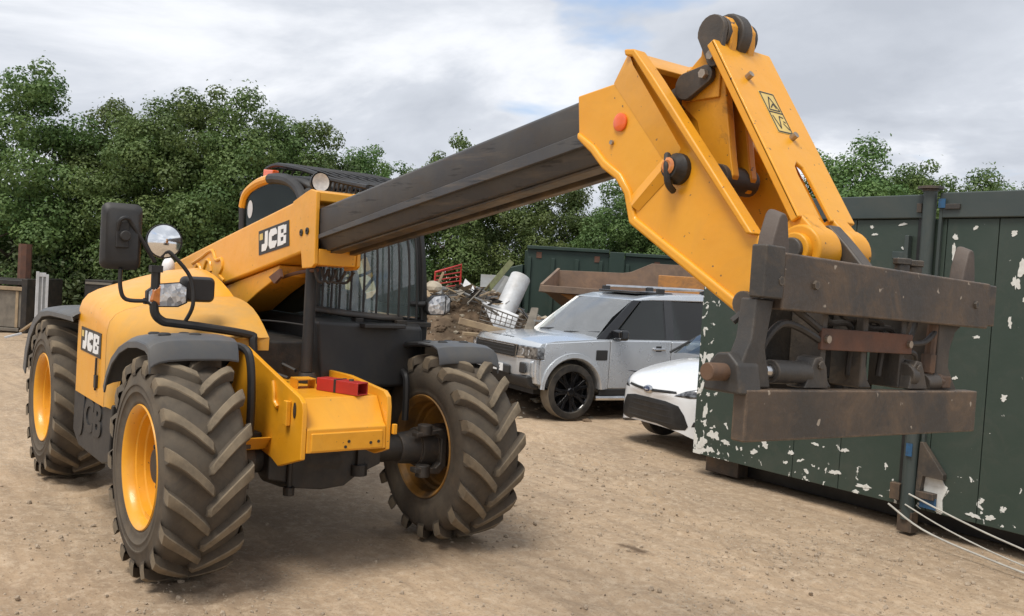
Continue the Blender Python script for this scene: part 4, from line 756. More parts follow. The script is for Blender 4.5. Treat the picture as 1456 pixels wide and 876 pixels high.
# roof guard
rail = [(-1.58, 0.13, 2.42), (-1.56, 0.13, 2.50), (-1.40, 0.13, 2.53), (-1.20, 0.13, 2.515), (-0.8, 0.13, 2.455), (-0.40, 0.13, 2.375), (0.10, 0.13, 2.305)]
MB().tube(rail, 0.016, 6).build('roof_guard_rail', 'black', CB)
b = MB()
for y in np.arange(0.20, 0.80, 0.075): b.tube([(p[0], float(y), p[2]+0.012) for p in rail], 0.008, 5)
for x, z in ((-1.5, 2.525), (-1.1, 2.50), (-0.6, 2.42), (-0.15, 2.345)): b.tube([(x, 0.13, z), (x, 0.78, z+0.01)], 0.011, 5, smooth=False)
b.build('roof_guard_mesh', 'black', CB)
b = MB()
for k in range(11): x = -0.55+0.062*k; b.tube([(x, 0.135, 2.40-0.12*(k/10)), (x-0.02, 0.13, 2.30-0.06*(k/10))], 0.008, 5, smooth=False)
b.tube([(-0.62, 0.13, 2.27), (0.1, 0.13, 2.22)], 0.01, 5, smooth=False); b.build('guard_fin', 'black', CB)
b = MB(); b.prism([(-1.50, 2.44), (-1.32, 2.435), (-1.32, 2.485), (-1.50, 2.50)], 'y', 0.085, 0.14); b.build('indicator_lamp', 'orange', CB, 0.008)
b = MB(); b.lathe([(-0.06, 0.0), (-0.05, 0.05), (0.0, 0.068), (0.015, 0.068)], (-0.38, 0.03, 2.345), 'x', 22); WL = b.build('work_lamp', 'black', CB)
b = MB(); b.lathe([(0.0, 0.0), (0.004, 0.04), (0.012, 0.06)], (-0.38+0.006, 0.03, 2.345), 'x', 22); b.build('lamp_lens', 'pale_lens', WL)
# inside
b = MB(); b.prism([(-1.5, 1.45), (-1.0, 1.45), (-0.98, 1.62), (-1.34, 1.62), (-1.48, 2.25), (-1.6, 2.25)], 'y', 0.28, 0.76); b.build('seat', 'seat', CB, 0.03)
b = MB(); Q = Matrix.Translation((-0.78, 0.5, 1.80)) @ Matrix.Rotation(R(-28), 4, 'Y'); b.lathe([(0.012*math.sin(a), 0.19+0.012*math.cos(a)) for a in np.linspace(0, 2*pi, 9)], (0, 0, 0), 'z', 28); b.box(-0.18, 0.18, -0.015, 0.015, -0.01, 0.01); b.cyl((0, 0, 0), (0.05, 0, -0.4), 0.035, n=10)
for v in b.bm.verts: v.co = Q @ v.co
b.build('steering_wheel', 'black', CB)
b = MB(); b.tube([(-0.44, 0.40, 1.60), (-0.52, 0.75, 2.0)], 0.012, 6, smooth=False); b.tube([(-0.44, 0.50, 1.58), (-0.52, 0.79, 1.9)], 0.012, 6, smooth=False); b.build('wiper_arm', 'black', CB)
b = MB(); b.tube([(-0.5, 0.87, 2.15), (-0.5, 0.90, 1.95), (-0.5, 0.97, 1.63)], 0.007, 6); b.build('aerial', 'black', CB)
def lampbox(c, hw, hh, dp, name, par):
    pr = [(c[1]-hw*0.75, c[2]-hh), (c[1]+hw*0.55, c[2]-hh*0.95), (c[1]+hw, c[2]-hh*0.6), (c[1]+hw, c[2]+hh*0.65), (c[1]+hw*0.6, c[2]+hh), (c[1]-hw*0.5, c[2]+hh*0.8), (c[1]-hw, c[2]+hh*0.2), (c[1]-hw, c[2]-hh*0.6)]
    cy = lambda k: [(c[1]+(p[0]-c[1])*k, c[2]+(p[1]-c[2])*k) for p in pr]
    b = MB(); b.rings([[(c[0]-dp, y, z) for y, z in cy(0.6)], [(c[0]-dp*0.6, y, z) for y, z in cy(0.95)], [(c[0], y, z) for y, z in pr], [(c[0]+0.004, y, z) for y, z in cy(0.93)]]); o = b.build(name, 'black', par, ang=40)
    return o, cy, pr
# left work light by the cab
o, cy, pr = lampbox((-0.33, 0.985, 1.567), 0.10, 0.078, 0.08, 'headlight', T)
b = MB(); b.rings([[(-0.326, y, z) for y, z in cy(0.90)], [(-0.318, y, z) for y, z in cy(0.6)]]); b.build('lamp_lens', 'reflector', o)
b = MB(); b.tube([(-0.42, 0.80, 1.565), (-0.38, 0.87, 1.565), (-0.37, 0.92, 1.567)], 0.02, 8); b.box(-0.328, -0.316, 1.03, 1.037, 1.50, 1.63); b.build('lamp_arm', 'black', o)

# mirror and headlight cluster on its pipe frame
b = MB(); b.tube([(-0.30, -1.012, 1.73), (-0.30, -1.011, 1.60), (-0.30, -1.01, 1.47), (-0.30, -0.965, 1.415), (-0.30, -0.90, 1.402), (-0.30, -0.734, 1.384), (-0.30, -0.43, 1.338), (-0.29, -0.405, 1.30), (-0.28, -0.40, 1.15)], 0.026, 10)
b.tube([(-0.30, -1.21, 1.71), (-0.30, -1.205, 1.60), (-0.30, -1.17, 1.535), (-0.30, -1.05, 1.53)], 0.012, 8); b.tube([(-0.27, -1.24, 1.93), (-0.25, -1.235, 1.985), (-0.25, -1.20, 2.0), (-0.27, -1.16, 1.96), (-0.30, -1.02, 1.76)], 0.012, 8)
b.tube([(-0.30, -0.985, 1.79), (-0.29, -0.965, 1.82), (-0.28, -0.93, 1.81), (-0.27, -0.82, 1.68), (-0.26, -0.80, 1.52), (-0.30, -0.83, 1.41)], 0.012, 8); b.box(-0.33, -0.27, -1.045, -0.98, 1.70, 1.74); b.box(-0.345, -0.31, -1.065, -1.0, 1.51, 1.545)
MF = b.build('mirror_frame', 'black', T)
def slab(cx, cy_, cz, hw, hh, dp, rad, name, mat, rz=0.0, par=T):
    pts = []
    for sx, sz, a0 in ((1, 1, 0), (-1, 1, pi/2), (-1, -1, pi), (1, -1, 3*pi/2)):
        for k in range(6): a = a0 + pi/2*k/5; pts.append((sx*(hw-rad)+rad*math.cos(a), sz*(hh-rad)+rad*math.sin(a)))
    b = MB(); b.rings([[(x, y*k, z*k) for y, z in pts] for x, k in ((-dp, 0.96), (-dp*0.9, 1.0), (-dp*0.3, 1.0), (0.0, 0.90), (0.012, 0.80))])
    m = Matrix.Translation((cx, cy_, cz)) @ Matrix.Rotation(rz, 4, 'Z')
    for v in b.bm.verts: v.co = m @ v.co
    return b.build(name, mat, par, ang=40)
MI = slab(-0.29, -1.213, 1.895, 0.108, 0.19, 0.07, 0.04, 'mirror', 'black', R(-8))
b = MB(); b.box(-0.372, -0.366, -1.30, -1.13, 1.72, 2.07); b.build('mirror_glass', 'mirror', MI)
b = MB(); b.box(-0.285, -0.262, -1.25, -1.18, 1.83, 1.98); b.cyl((-0.26, -1.205, 1.90), (-0.23, -1.205, 1.90), 0.03, n=12); b.build('mirror_socket', 'black', MI, 0.006)
b = MB(); Q = Matrix.Translation((-0.30, -0.972, 1.885)) @ Matrix.Rotation(R(-3), 4, 'Z') @ Matrix.Rotation(R(-3), 4, 'Y'); b.lathe([(-0.05, 0.02), (-0.045, 0.07), (-0.012, 0.103), (0.004, 0.103), (0.006, 0.096)], (0, 0, 0), 'x', 30)
for v in b.bm.verts: v.co = Q @ v.co
CM = b.build('convex_mirror', 'black', T)
b = MB(); b.lathe([(0.004+0.022*(1-(r/0.096)**2), r) for r in (0.096, 0.08, 0.06, 0.04, 0.02, 0.0)], (0, 0, 0), 'x', 30)
for v in b.bm.verts: v.co = Q @ v.co
b.build('mirror_glass', 'mirror', CM)
o, cy, pr = lampbox((-0.29, -0.942, 1.572), 0.118, 0.077, 0.10, 'headlight', T)
b = MB(); b.rings([[(-0.286, y, z) for y, z in cy(0.91)], [(-0.276, y, z) for y, z in cy(0.55)]]); b.build('lamp_lens', 'reflector', o)
b = MB(); b.rings([[(-0.2835, -0.942+(y+0.942)*1.0, z) for y, z in [(-1.045, 1.53), (-0.985, 1.505), (-0.985, 1.625), (-1.03, 1.60)]], [(-0.274, y, z) for y, z in [(-1.03, 1.54), (-0.99, 1.52), (-0.99, 1.61), (-1.02, 1.595)]]]); b.build('indicator_lens', 'amber', o)
slab(-0.375, -0.725, 1.605, 0.10, 0.078, 0.09, 0.035, 'flood_lamp', 'black', 0)
# post from deck to boom with its mount
b = MB(); b.cyl((-0.14, -0.105, 1.12), (-0.14, -0.105, 1.80), 0.036, n=16); LR_ = b.build('lift_ram', 'black', T)
b = MB(); b.lathe([(0, 0.03), (0.0, 0.085), (0.025, 0.085), (0.03, 0.06), (0.06, 0.05), (0.06, 0.03)], (-0.14, -0.10, 1.056), 'z', 20); b.build('mount_foot', 'dark', LR_)
b = MB(); b.tube([(-1.3, -0.16, 1.36), (-0.7, -0.12, 1.40), (-0.3, -0.02, 1.40)], 0.006, 6); b.tube([(-1.1, -0.25, 1.25), (-0.5, -0.22, 1.18), (-0.2, -0.15, 1.12)], 0.012, 6); b.tube([(-0.9, -0.3, 1.2), (-0.4, -0.3, 1.12), (-0.15, -0.22, 1.08)], 0.012, 6); b.build('hose', 'hose', T)

# red socket tubes lying on the deck
RB = thing('steel_tube', 'short red square steel tube in two joined lengths on the yellow deck', 'steel tube', (0.20, -0.14, 1.052), R(22))
def sq(x0, x1, name, par):
    b = MB(); w2 = 0.048; t_ = 0.008
    o_ = [(-w2, 0), (w2, 0), (w2, 2*w2-0.02), (-w2, 2*w2-0.02)]; i_ = [(-w2+t_, t_), (w2-t_, t_), (w2-t_, 2*w2-0.02-t_), (-w2+t_, 2*w2-0.02-t_)]
    b.rings([[(x, y, z) for y, z in q] for x, q in ((x0, o_), (x1, o_), (x1, i_), (x0, i_), (x0, o_))], caps=False); return b.build(name, 'red', par, 0.004)
sq(-0.02, 0.12, 'tube_half', RB); sq(0.128, 0.30, 'tube_half', RB)
b = MB(); b.box(0.115, 0.133, -0.051, 0.051, 0.002, 0.080); b.build('rubber_strap', 'black', RB, 0.003)
b = MB(); b.cyl((0.21, 0.0, 0.074), (0.21, 0, 0.088), 0.014, n=8); b.build('bolt', 'steel_dark', RB)

# ------------------------------------------------------------------ green steel container beside the carriage
X0, YF, ZB, ZT = -0.745, 4.30, 0.185, 2.452
G = thing('steel_container', 'long dark green steel container with flaking paint behind the fork carriage', 'container', (X0, YF, 0), 0)
def gl(x): return x - X0
LEN = 5.6; WID = 2.4
b = MB(); b.box(0.02, LEN, 0.03, WID, ZB+0.02, ZT); b.box(0.0, 0.05, 0.0, WID, ZB, ZT); b.build('container_body', 'green', G, 0.006)
seams = [0.02, gl(0.40), gl(0.86), gl(1.40), gl(1.63), gl(2.02), gl(2.42), LEN]
for a, c in zip(seams[:-1], seams[1:]):
    MB().box(a+0.003, c-0.003, 0.002, 0.028, ZB, ZT-0.002).build('wall_panel', 'green', G, 0.004)
b = MB(); b.box(-0.01, gl(1.44), -0.03, 0.10, ZT+0.002, 2.64); b.build('top_rail', 'green_rail', G, 0.01)
b = MB(); b.box(gl(1.57), LEN, -0.03, 0.10, ZT+0.002, 2.65); b.build('top_rail', 'green_rail', G, 0.01)
b = MB(); b.box(-0.01, 0.10, 0.102, WID, ZT+0.002, 2.64); b.box(0.1, LEN, WID-0.1, WID, ZT+0.002, 2.64); b.build('top_rail', 'green_rail', G, 0.01)
b = MB(); b.box(0.1, LEN, 0.1, WID-0.1, ZT-0.02, ZT+0.006); b.build('lid', 'green_rail', G)
b = MB(); b.tube([(gl(1.515), -0.05, 0.10), (gl(1.505), -0.05, 2.66)], 0.050, 14, smooth=False); PO = b.build('corner_post', 'green_rail', G)
b = MB(); b.box(gl(1.44), gl(1.475), -0.035, 0.0, 0.16, 2.60); b.box(gl(1.575), gl(1.60), -0.035, 0.0, 0.5, 2.60); b.build('post_flange', 'green_rail', G, 0.004)
b = MB(); b.box(gl(1.405), gl(1.438), -0.012, -0.004, 0.20, 2.48); b.build('door_gap', 'ink', G)
b = MB(); b.cyl((gl(1.505), -0.05, 2.66), (gl(1.505), -0.05, 2.675), 0.06, n=16); b.cyl((gl(1.505), -0.05, 2.677), (gl(1.505), -0.05, 2.695), 0.095, n=18); b.build('post_cap', 'steel_dark', G)
b = MB(); b.box(gl(1.62), gl(1.74), -0.05, -0.03, 2.52, 2.56); b.box(gl(1.40), gl(1.44), -0.05, -0.03, 2.50, 2.57); b.build('hinge_strap', 'steel_dark', G, 0.004)
b = MB(); b.box(gl(1.575), gl(1.63), -0.055, -0.05, 2.53, 2.60); b.box(gl(1.50), gl(1.55), -0.115, -0.108, 0.60, 0.70); b.box(gl(1.46), gl(1.50), -0.115, -0.108, 0.80, 0.86); b.box(gl(1.60), gl(1.73), -0.04, -0.03, 0.215, 0.30); b.box(gl(1.47), gl(1.51), -0.116, -0.109, 1.28, 1.33); b.build('blue_paint_patch', 'blue', G)
b = MB(); b.prism([(gl(1.58), 0.72), (gl(1.60), 0.72), (gl(1.78), 0.50), (gl(1.78), 0.46), (gl(1.62), 0.46), (gl(1.60), 0.30), (gl(1.57), 0.30)], 'y', -0.06, -0.004); b.build('lower_hinge', 'steel_dark', G, 0.004)
b = MB(); b.prism([(gl(1.60), 0.47), (gl(1.75), 0.45), (gl(1.79), 0.38), (gl(1.76), 0.30), (gl(1.77), 0.20), (gl(1.62), 0.24)], 'y', -0.006, 0.001); b.build('bare_patch', 'pale_chip', G)
b = MB(); b.box(gl(1.36), gl(1.44), -0.06, -0.005, 0.23, 0.36); b.box(gl(1.58), gl(1.72), -0.07, -0.005, 0.29, 0.34); b.build('hinge_block', 'rusty', G, 0.004)
b = MB(); b.box(gl(1.45), gl(1.57), -0.08, 0.02, 0.0, 0.16); b.build('post_foot', 'rusty', G, 0.006)
b = MB(); b.box(gl(1.22), gl(1.34), -0.05, -0.004, 2.13, 2.19); b.box(gl(1.325), gl(1.36), -0.06, -0.004, 2.10, 2.32); b.build('latch_bracket', 'green_rail', G, 0.006)
b = MB(); b.cyl((gl(1.275), -0.045, 2.14), (gl(1.375), -0.03, 1.75), 0.011, n=8); b.build('latch_handle', 'cable', G)
b = MB(); b.box(0.05, LEN, 0.35, 0.38, 0.0, ZB-0.003); b.build('underside_shade', 'ink', G)  # black sheet painting in the deep shade beneath the container
b = MB(); b.box(0.02, 0.42, 0.18, 0.34, 0.0, ZB-0.01); b.build('skid_foot', 'rusty', G, 0.01)
b = MB(); b.box(0.02, LEN, 0.45, 0.60, 0.0, ZB-0.002); b.box(0.02, LEN, 1.80, 1.95, 0.0, ZB-0.002); b.build('skid_runner', 'dark', G, 0.01)
rc = random.Random(5)
def chip(x, z, w_, h, face=-0.0015):
    n = 24; pts = []; w_ *= 0.72; h *= 0.72
    ph = rc.random()*6
    for k in range(n):
        a = 2*pi*k/n; r = 0.95 + 0.28*math.sin(2*a+ph) + 0.16*math.sin(5*a+ph*2) + rc.uniform(-0.22, 0.22); pts.append((x + w_*0.5*r*math.cos(a), z + h*0.5*r*math.sin(a)))
    MB().prism(pts, 'y', face, 0.003).build('paint_chip', 'pale_chip', G, 0)
for x, z, w_, h in [(gl(1.70), 2.17, .05, .22), (gl(2.22), 2.10, .09, .26), (gl(2.17), 1.98, .07, .14), (gl(2.25), 1.86, .05, .10), (gl(1.85), 2.38, .05, .04), (gl(2.13), 2.34, .07, .05), (gl(1.70), 2.31, .045, .07), (gl(1.0), 2.39, .05, .03), (gl(1.03), 2.33, .06, .035), (gl(1.27), 2.41, .09, .03), (gl(2.15), 1.69, .04, .10), (gl(2.15), 1.14, .07, .06), (gl(2.32), 1.12, .06, .04), (gl(0.55), 0.62, .09, .10), (gl(0.20), 0.56, .07, .09), (gl(0.62), 0.52, .09, .04), (gl(0.10), 0.42, .10, .09), (gl(0.90), 0.52, .09, .05), (gl(0.83), 0.32, .13, .06), (gl(1.10), 0.26, .17, .05), (gl(-.15), 0.50, .07, .08), (gl(-.5), 0.40, .16, .14), (gl(-.62), 0.62, .07, .22), (gl(-.68), 1.10, .06, .25), (gl(-.60), 0.78, .05, .06), (gl(-.35), 0.36, .12, .07), (gl(-.68), 0.85, .06, .14), (gl(-.64), 0.30, .16, .14), (gl(2.05), 0.36, .05, .05), (gl(2.0), 0.24, .12, .05), (gl(2.42), 0.45, .07, .05), (gl(2.12), 0.25, .09, .06), (gl(1.78), 1.24, .05, .04), (gl(-.70), 1.38, .035, .12), (gl(.38), .40, .06, .07), (gl(-.02), .33, .11, .06), (gl(.55), .27, .07, .05), (gl(1.28), 2.22, .03, .03), (gl(.98), 2.14, .03, .03)]:
    chip(x, z, w_, h)
for i, (pts, r, lb) in enumerate([([(1.40, 4.17, 0.20), (1.75, 4.05, 0.10), (2.2, 3.98, 0.045), (2.9, 3.86, 0.02), (4.2, 3.8, 0.02)], 0.008, 'pale cable lowest along the ground by the container post'), ([(1.52, 4.20, 0.22), (1.9, 4.12, 0.13), (2.4, 4.05, 0.05), (3.0, 3.97, 0.02), (4.2, 3.92, 0.02)], 0.006, 'thin grey cable between two paler cables at container foot'), ([(1.55, 4.19, 0.31), (1.95, 4.15, 0.22), (2.35, 4.14, 0.14), (3.0, 4.12, 0.05), (4.2, 4.05, 0.03)], 0.007, 'pale grey cable highest of those under the container edge')]):
    tag(MB().tube(pts, r, 8).build('cable', 'cable'), lb, 'cable', 'cables under the green container')

# ------------------------------------------------------------------ silver 4x4
def wheel_car(par, x, y, r, wd, side, mat='gloss_black', spokes=7):
    b = MB(); s = side
    b.lathe([(-s*wd, r*0.70), (-s*wd, r*0.93), (-s*wd*0.9, r*0.985), (-s*wd*0.75, r), (-s*0.02, r), (-s*0.004, r*0.985), (s*0.004, r*0.93), (s*0.004, r*0.76), (-s*0.01, r*0.74), (-s*0.04, r*0.72)], (0, 0, 0), 'y', 44, closed=True)
    for f in b.bm.faces:
        c = f.calc_center_median(); f.material_index = 1 if math.hypot(c.x, c.z) > r*0.975 else 0
    W_ = b.build('wheel', ['car_tyre', 'car_tread'], par, ang=40); W_.location = (x, y, r)
    b = MB(); b.lathe([(-s*0.004, r*0.755), (-s*0.016, r*0.745), (-s*0.03, r*0.71), (-s*0.11, r*0.69), (-s*0.13, r*0.4), (-s*0.13, 0)], (0, 0, 0), 'y', 40); b.lathe([(-s*0.015, 0), (-s*0.015, r*0.12), (-s*0.035, r*0.17), (-s*0.09, r*0.18)], (0, 0, 0), 'y', 20)
    b.build('rim', mat, W_)
    for k in range(spokes):
        a = 2*pi*k/spokes
        for da in (-0.13, 0.13):
            b = MB(); pts = [(0.10*r, a+da*0.4), (0.45*r, a+da*0.9), (0.72*r, a+da*1.25)]; rs = []
            for (rr, aa), (yy, hw) in zip(pts, ((-0.028, 0.026), (-0.030, 0.018), (-0.018, 0.022))):
                c = Vector((rr*math.cos(aa), 0, rr*math.sin(aa))); tg = Vector((-math.sin(aa), 0, math.cos(aa)))*hw
                rs.append([c-tg+Vector((0, s*yy, 0)), c+tg+Vector((0, s*yy, 0)), c+tg*0.8+Vector((0, s*(yy-0.03), 0)), c-tg*0.8+Vector((0, s*(yy-0.03), 0))])
            b.rings(rs).build('spoke', mat, W_, 0.004)
    return W_
CSC = 0.93
V = thing('silver_car', 'silver four by four with black wheels and roof rails', 'car', (-4.47, 5.31, 0), R(-98), scale=CSC)
# local frame: x forward from the front axle, y left, z up
def arch(cx, r, z0=0.42, n=12): return [(cx + r*math.cos(a), 0.39 + r*math.sin(a)) for a in np.linspace(R(4), R(176), n)]
HW = 0.955
side = [(0.80, 0.50), (0.845, 0.62), (0.85, 0.86), (0.80, 1.02), (0.74, 1.075), (0.30, 1.115), (-0.42, 1.155), (-3.90, 1.17), (-3.98, 0.9), (-3.95, 0.45)]
low = [(-3.95, 0.45)] + [(-3.5, 0.40)] + arch(-2.885, 0.455)[::-1] + [(-2.3, 0.36), (-0.56, 0.36)] + arch(0.0, 0.455)[::-1] + [(0.55, 0.42)]
full = side + low[1:]
b = MB(); b.rings([[(x - (pb if x > 0.5 else 0), y, z + cr*(1 if z > 1.0 else 0)) for x, z in full] for y, pb, cr in ((-HW+0.03, 0.20, -0.03), (-0.80, 0.10, -0.008), (-0.60, 0.035, 0.0), (-0.52, 0.03, 0.012), (0.52, 0.03, 0.012), (0.60, 0.035, 0.0), (0.80, 0.10, -0.008), (HW-0.03, 0.20, -0.03))])
b.build('car_body', 'silver', V, 0.03, 3)
# rounded wing and door skins each side
for s in (1, -1):
    wing = [(0.55, 0.50), (0.58, 0.66), (0.58, 0.83), (0.50, 0.83), (0.50, 1.0), (0.46, 1.055), (-0.42, 1.11), (-0.60, 1.115), (-0.60, 0.42)] + arch(0.0, 0.462)[::-1]
    b = MB(); b.prism(wing, 'y', s*(HW-0.032), s*HW); b.build('wing', 'silver', V, 0.015, 3)
    for x0, x1 in ((-0.607, -1.64), (-1.647, -2.46)):
        MB().prism([(x0, 0.43), (x0, 1.115), (x1, 1.125), (x1, 0.43)], 'y', s*(HW-0.032), s*HW).build('door', 'silver', V, 0.014, 3)
    rq = [(-2.467, 0.43), (-2.467, 1.125), (-3.93, 1.13), (-3.93, 0.45), (-3.40, 0.43)] + arch(-2.885, 0.462)[::-1]
    MB().prism(rq, 'y', s*(HW-0.032), s*HW).build('rear_quarter', 'silver', V, 0.014, 3)
    for cx in (0.0, -2.885):      # flared arch lips
        o_ = arch(cx, 0.545, n=18); i_ = arch(cx, 0.455, n=18); b = MB()
        b.rings([[(p[0], s*(HW-0.01), p[1]) for p in o_], [(p[0]*0.985+cx*0.015, s*(HW+0.022), p[1]*0.985+0.006) for p in o_], [((p[0]-cx)*1.05+cx, s*(HW+0.028), (p[1]-0.39)*1.05+0.39) for p in i_], [(p[0], s*(HW-0.0), p[1]) for p in i_], [(p[0], s*(HW-0.06), p[1]) for p in i_]], closed=False); b.build('wheel_arch', 'silver', V, ang=50)
    MB().box(-2.42, -0.46, s*(HW-0.03), s*(HW+0.005), 0.34, 0.425).build('sill', 'trim_black', V, 0.01)
b = MB(); b.box(-3.7, 0.5, -0.72, 0.72, 0.33, 0.95); b.build('underbody', 'ink', V)
b = MB(); b.prism([(0.50, 0.40), (0.72, 0.43), (0.815, 0.54), (0.815, 0.60), (0.45, 0.60)], 'y', -0.86, 0.86); b.build('lower_bumper', 'trim_black', V, 0.03, 3)
b = MB(); b.prism([(0.55, 0.58), (0.835, 0.575), (0.862, 0.64), (0.862, 0.79), (0.84, 0.815), (0.6, 0.82)], 'y', -0.90, 0.90)
for v in b.bm.verts:
    if abs(v.co.y) > 0.8 and v.co.x > 0.7: v.co.x -= 0.14
b.build('bumper', 'silver', V, 0.03, 3)
b = MB(); b.box(0.70, 0.872, -0.42, 0.42, 0.575, 0.70); b.build('lower_grille', 'trim_black', V, 0.02)
b = MB(); b.prism([(-0.56, 0.83), (0.56, 0.83), (0.60, 1.0), (-0.60, 1.0)], 'x', 0.70, 0.862); GR = b.build('grille', 'ink', V, 0.01)
for z in (0.855, 0.90, 0.945, 0.985): MB().box(0.85, 0.872, -0.54, 0.54, z-0.006, z+0.006).build('grille_bar', 'chrome' if z > 0.98 else 'trim_black', GR, 0.003)
b = MB(); b.prism([(-0.585, 0.82), (0.585, 0.82), (0.625, 1.012), (-0.625, 1.012), (-0.61, 1.0), (0.61, 1.0), (0.572, 0.832), (-0.572, 0.832)], 'x', 0.84, 0.868); b.build('grille_surround', 'chrome', V)
for s in (1, -1):
    b = MB(); b.prism([(s*0.60, 0.825), (s*0.91, 0.83), (s*0.925, 1.0), (s*0.635, 1.008)], 'x', 0.50, 0.856)
    for v in b.bm.verts:
        if abs(v.co.y) > 0.8 and v.co.x > 0.6: v.co.x -= 0.17
        if abs(v.co.y) > 0.8: v.co.y = s*(HW+0.004)
    hl = b.build('headlight', 'lamp_grey', V, 0.015)
    for y, z, r in ((0.69, 0.925, 0.05), (0.79, 0.915, 0.045)):
        b = MB(); xx = 0.858 - max(0, (y-0.60))*0.54; b.lathe([(-0.02, r), (0.004, r), (0.004, r*0.8), (-0.01, 0.0)], (xx, s*y, z), 'x', 18); b.build('lamp_bowl', 'reflector', hl)
    b = MB(); b.prism([(s*0.61, 0.835), (s*0.90, 0.84), (s*0.90, 0.862), (s*0.615, 0.858)], 'x', 0.82, 0.862)
    for v in b.bm.verts:
        if abs(v.co.y) > 0.8: v.co.x -= 0.16
    b.build('running_light', 'chrome', hl)
    b = MB(); b.lathe([(0, 0.0), (0, 0.045), (0.008, 0.055), (0.004, 0.062), (-0.03, 0.062)], (0.862-0.035, s*0.74, 0.70), 'x', 20); fg = b.build('fog_lamp', 'chrome', V)
    b = MB(); b.box(0.78, 0.838, s*0.74-0.075, s*0.74+0.075, 0.625, 0.775); b.build('fog_bezel', 'trim_black', V, 0.02)
b = MB(); b.box(0.872, 0.880, -0.26, 0.26, 0.60, 0.71); NP = b.build('number_plate', 'white', V, 0.003)
lettering('S16 6ZFX', 0.088, 'ink', NP, frame((0.881, 0.0, 0.655), (0, 1, 0), (0, 0, 1)), 0.0015, 0.0015, sx=0.98)
lettering('LAND ROVER', 0.062, 'trim_black', V, frame((0.70, 0.0, 1.092), (0, 1, 0), (-1, 0, 0.1)), 0.002, 0.001, space=1.9, name='bonnet_letters')
# greenhouse
gh = lambda x, z, y: [(x, -y, z), (x, y, z)]
pts = {'A0': (-0.48, 1.14, 0.86), 'A1': (-1.12, 1.715, 0.70), 'B': (-1.62, 1.77, 0.70), 'R1': (-3.75, 1.80, 0.70), 'R0': (-3.92, 1.16, 0.88)}
b = MB(); rs = []
b.rings([[(-1.06, -0.72, 1.70), (-1.06, 0.72, 1.70), (-1.10, 0.74, 1.665), (-1.10, -0.74, 1.665)], [(-1.35, -0.755, 1.765), (-1.35, 0.755, 1.765), (-1.35, 0.775, 1.70), (-1.35, -0.775, 1.70)], [(-1.7, -0.765, 1.80), (-1.7, 0.765, 1.80), (-1.7, 0.785, 1.71), (-1.7, -0.785, 1.71)], [(-2.4, -0.765, 1.83), (-2.4, 0.765, 1.83), (-2.4, 0.785, 1.72), (-2.4, -0.785, 1.72)], [(-3.7, -0.75, 1.83), (-3.7, 0.75, 1.83), (-3.75, 0.77, 1.72), (-3.75, -0.77, 1.72)]])
b.build('roof', 'silver', V, 0.03, 3)
b = MB(); b.box(-1.95, -1.30, -0.50, 0.50, 1.79, 1.826); b.build('sunroof', 'gloss_black', V, 0.01)
b = MB()
q0 = [(-0.44, -0.82, 1.145), (-0.40, -0.4, 1.15), (-0.39, 0, 1.15), (-0.40, 0.4, 1.15), (-0.44, 0.82, 1.145)]; q1 = [(-1.09, -0.69, 1.69), (-1.06, -0.35, 1.70), (-1.05, 0, 1.705), (-1.06, 0.35, 1.70), (-1.09, 0.69, 1.69)]
b.rings([q0, [tuple((Vector(a)*0.5+Vector(c)*0.5)+Vector((0.03, 0, 0.02))) for a, c in zip(q0, q1)], q1], closed=False); b.build('windscreen', 'car_glass', V)
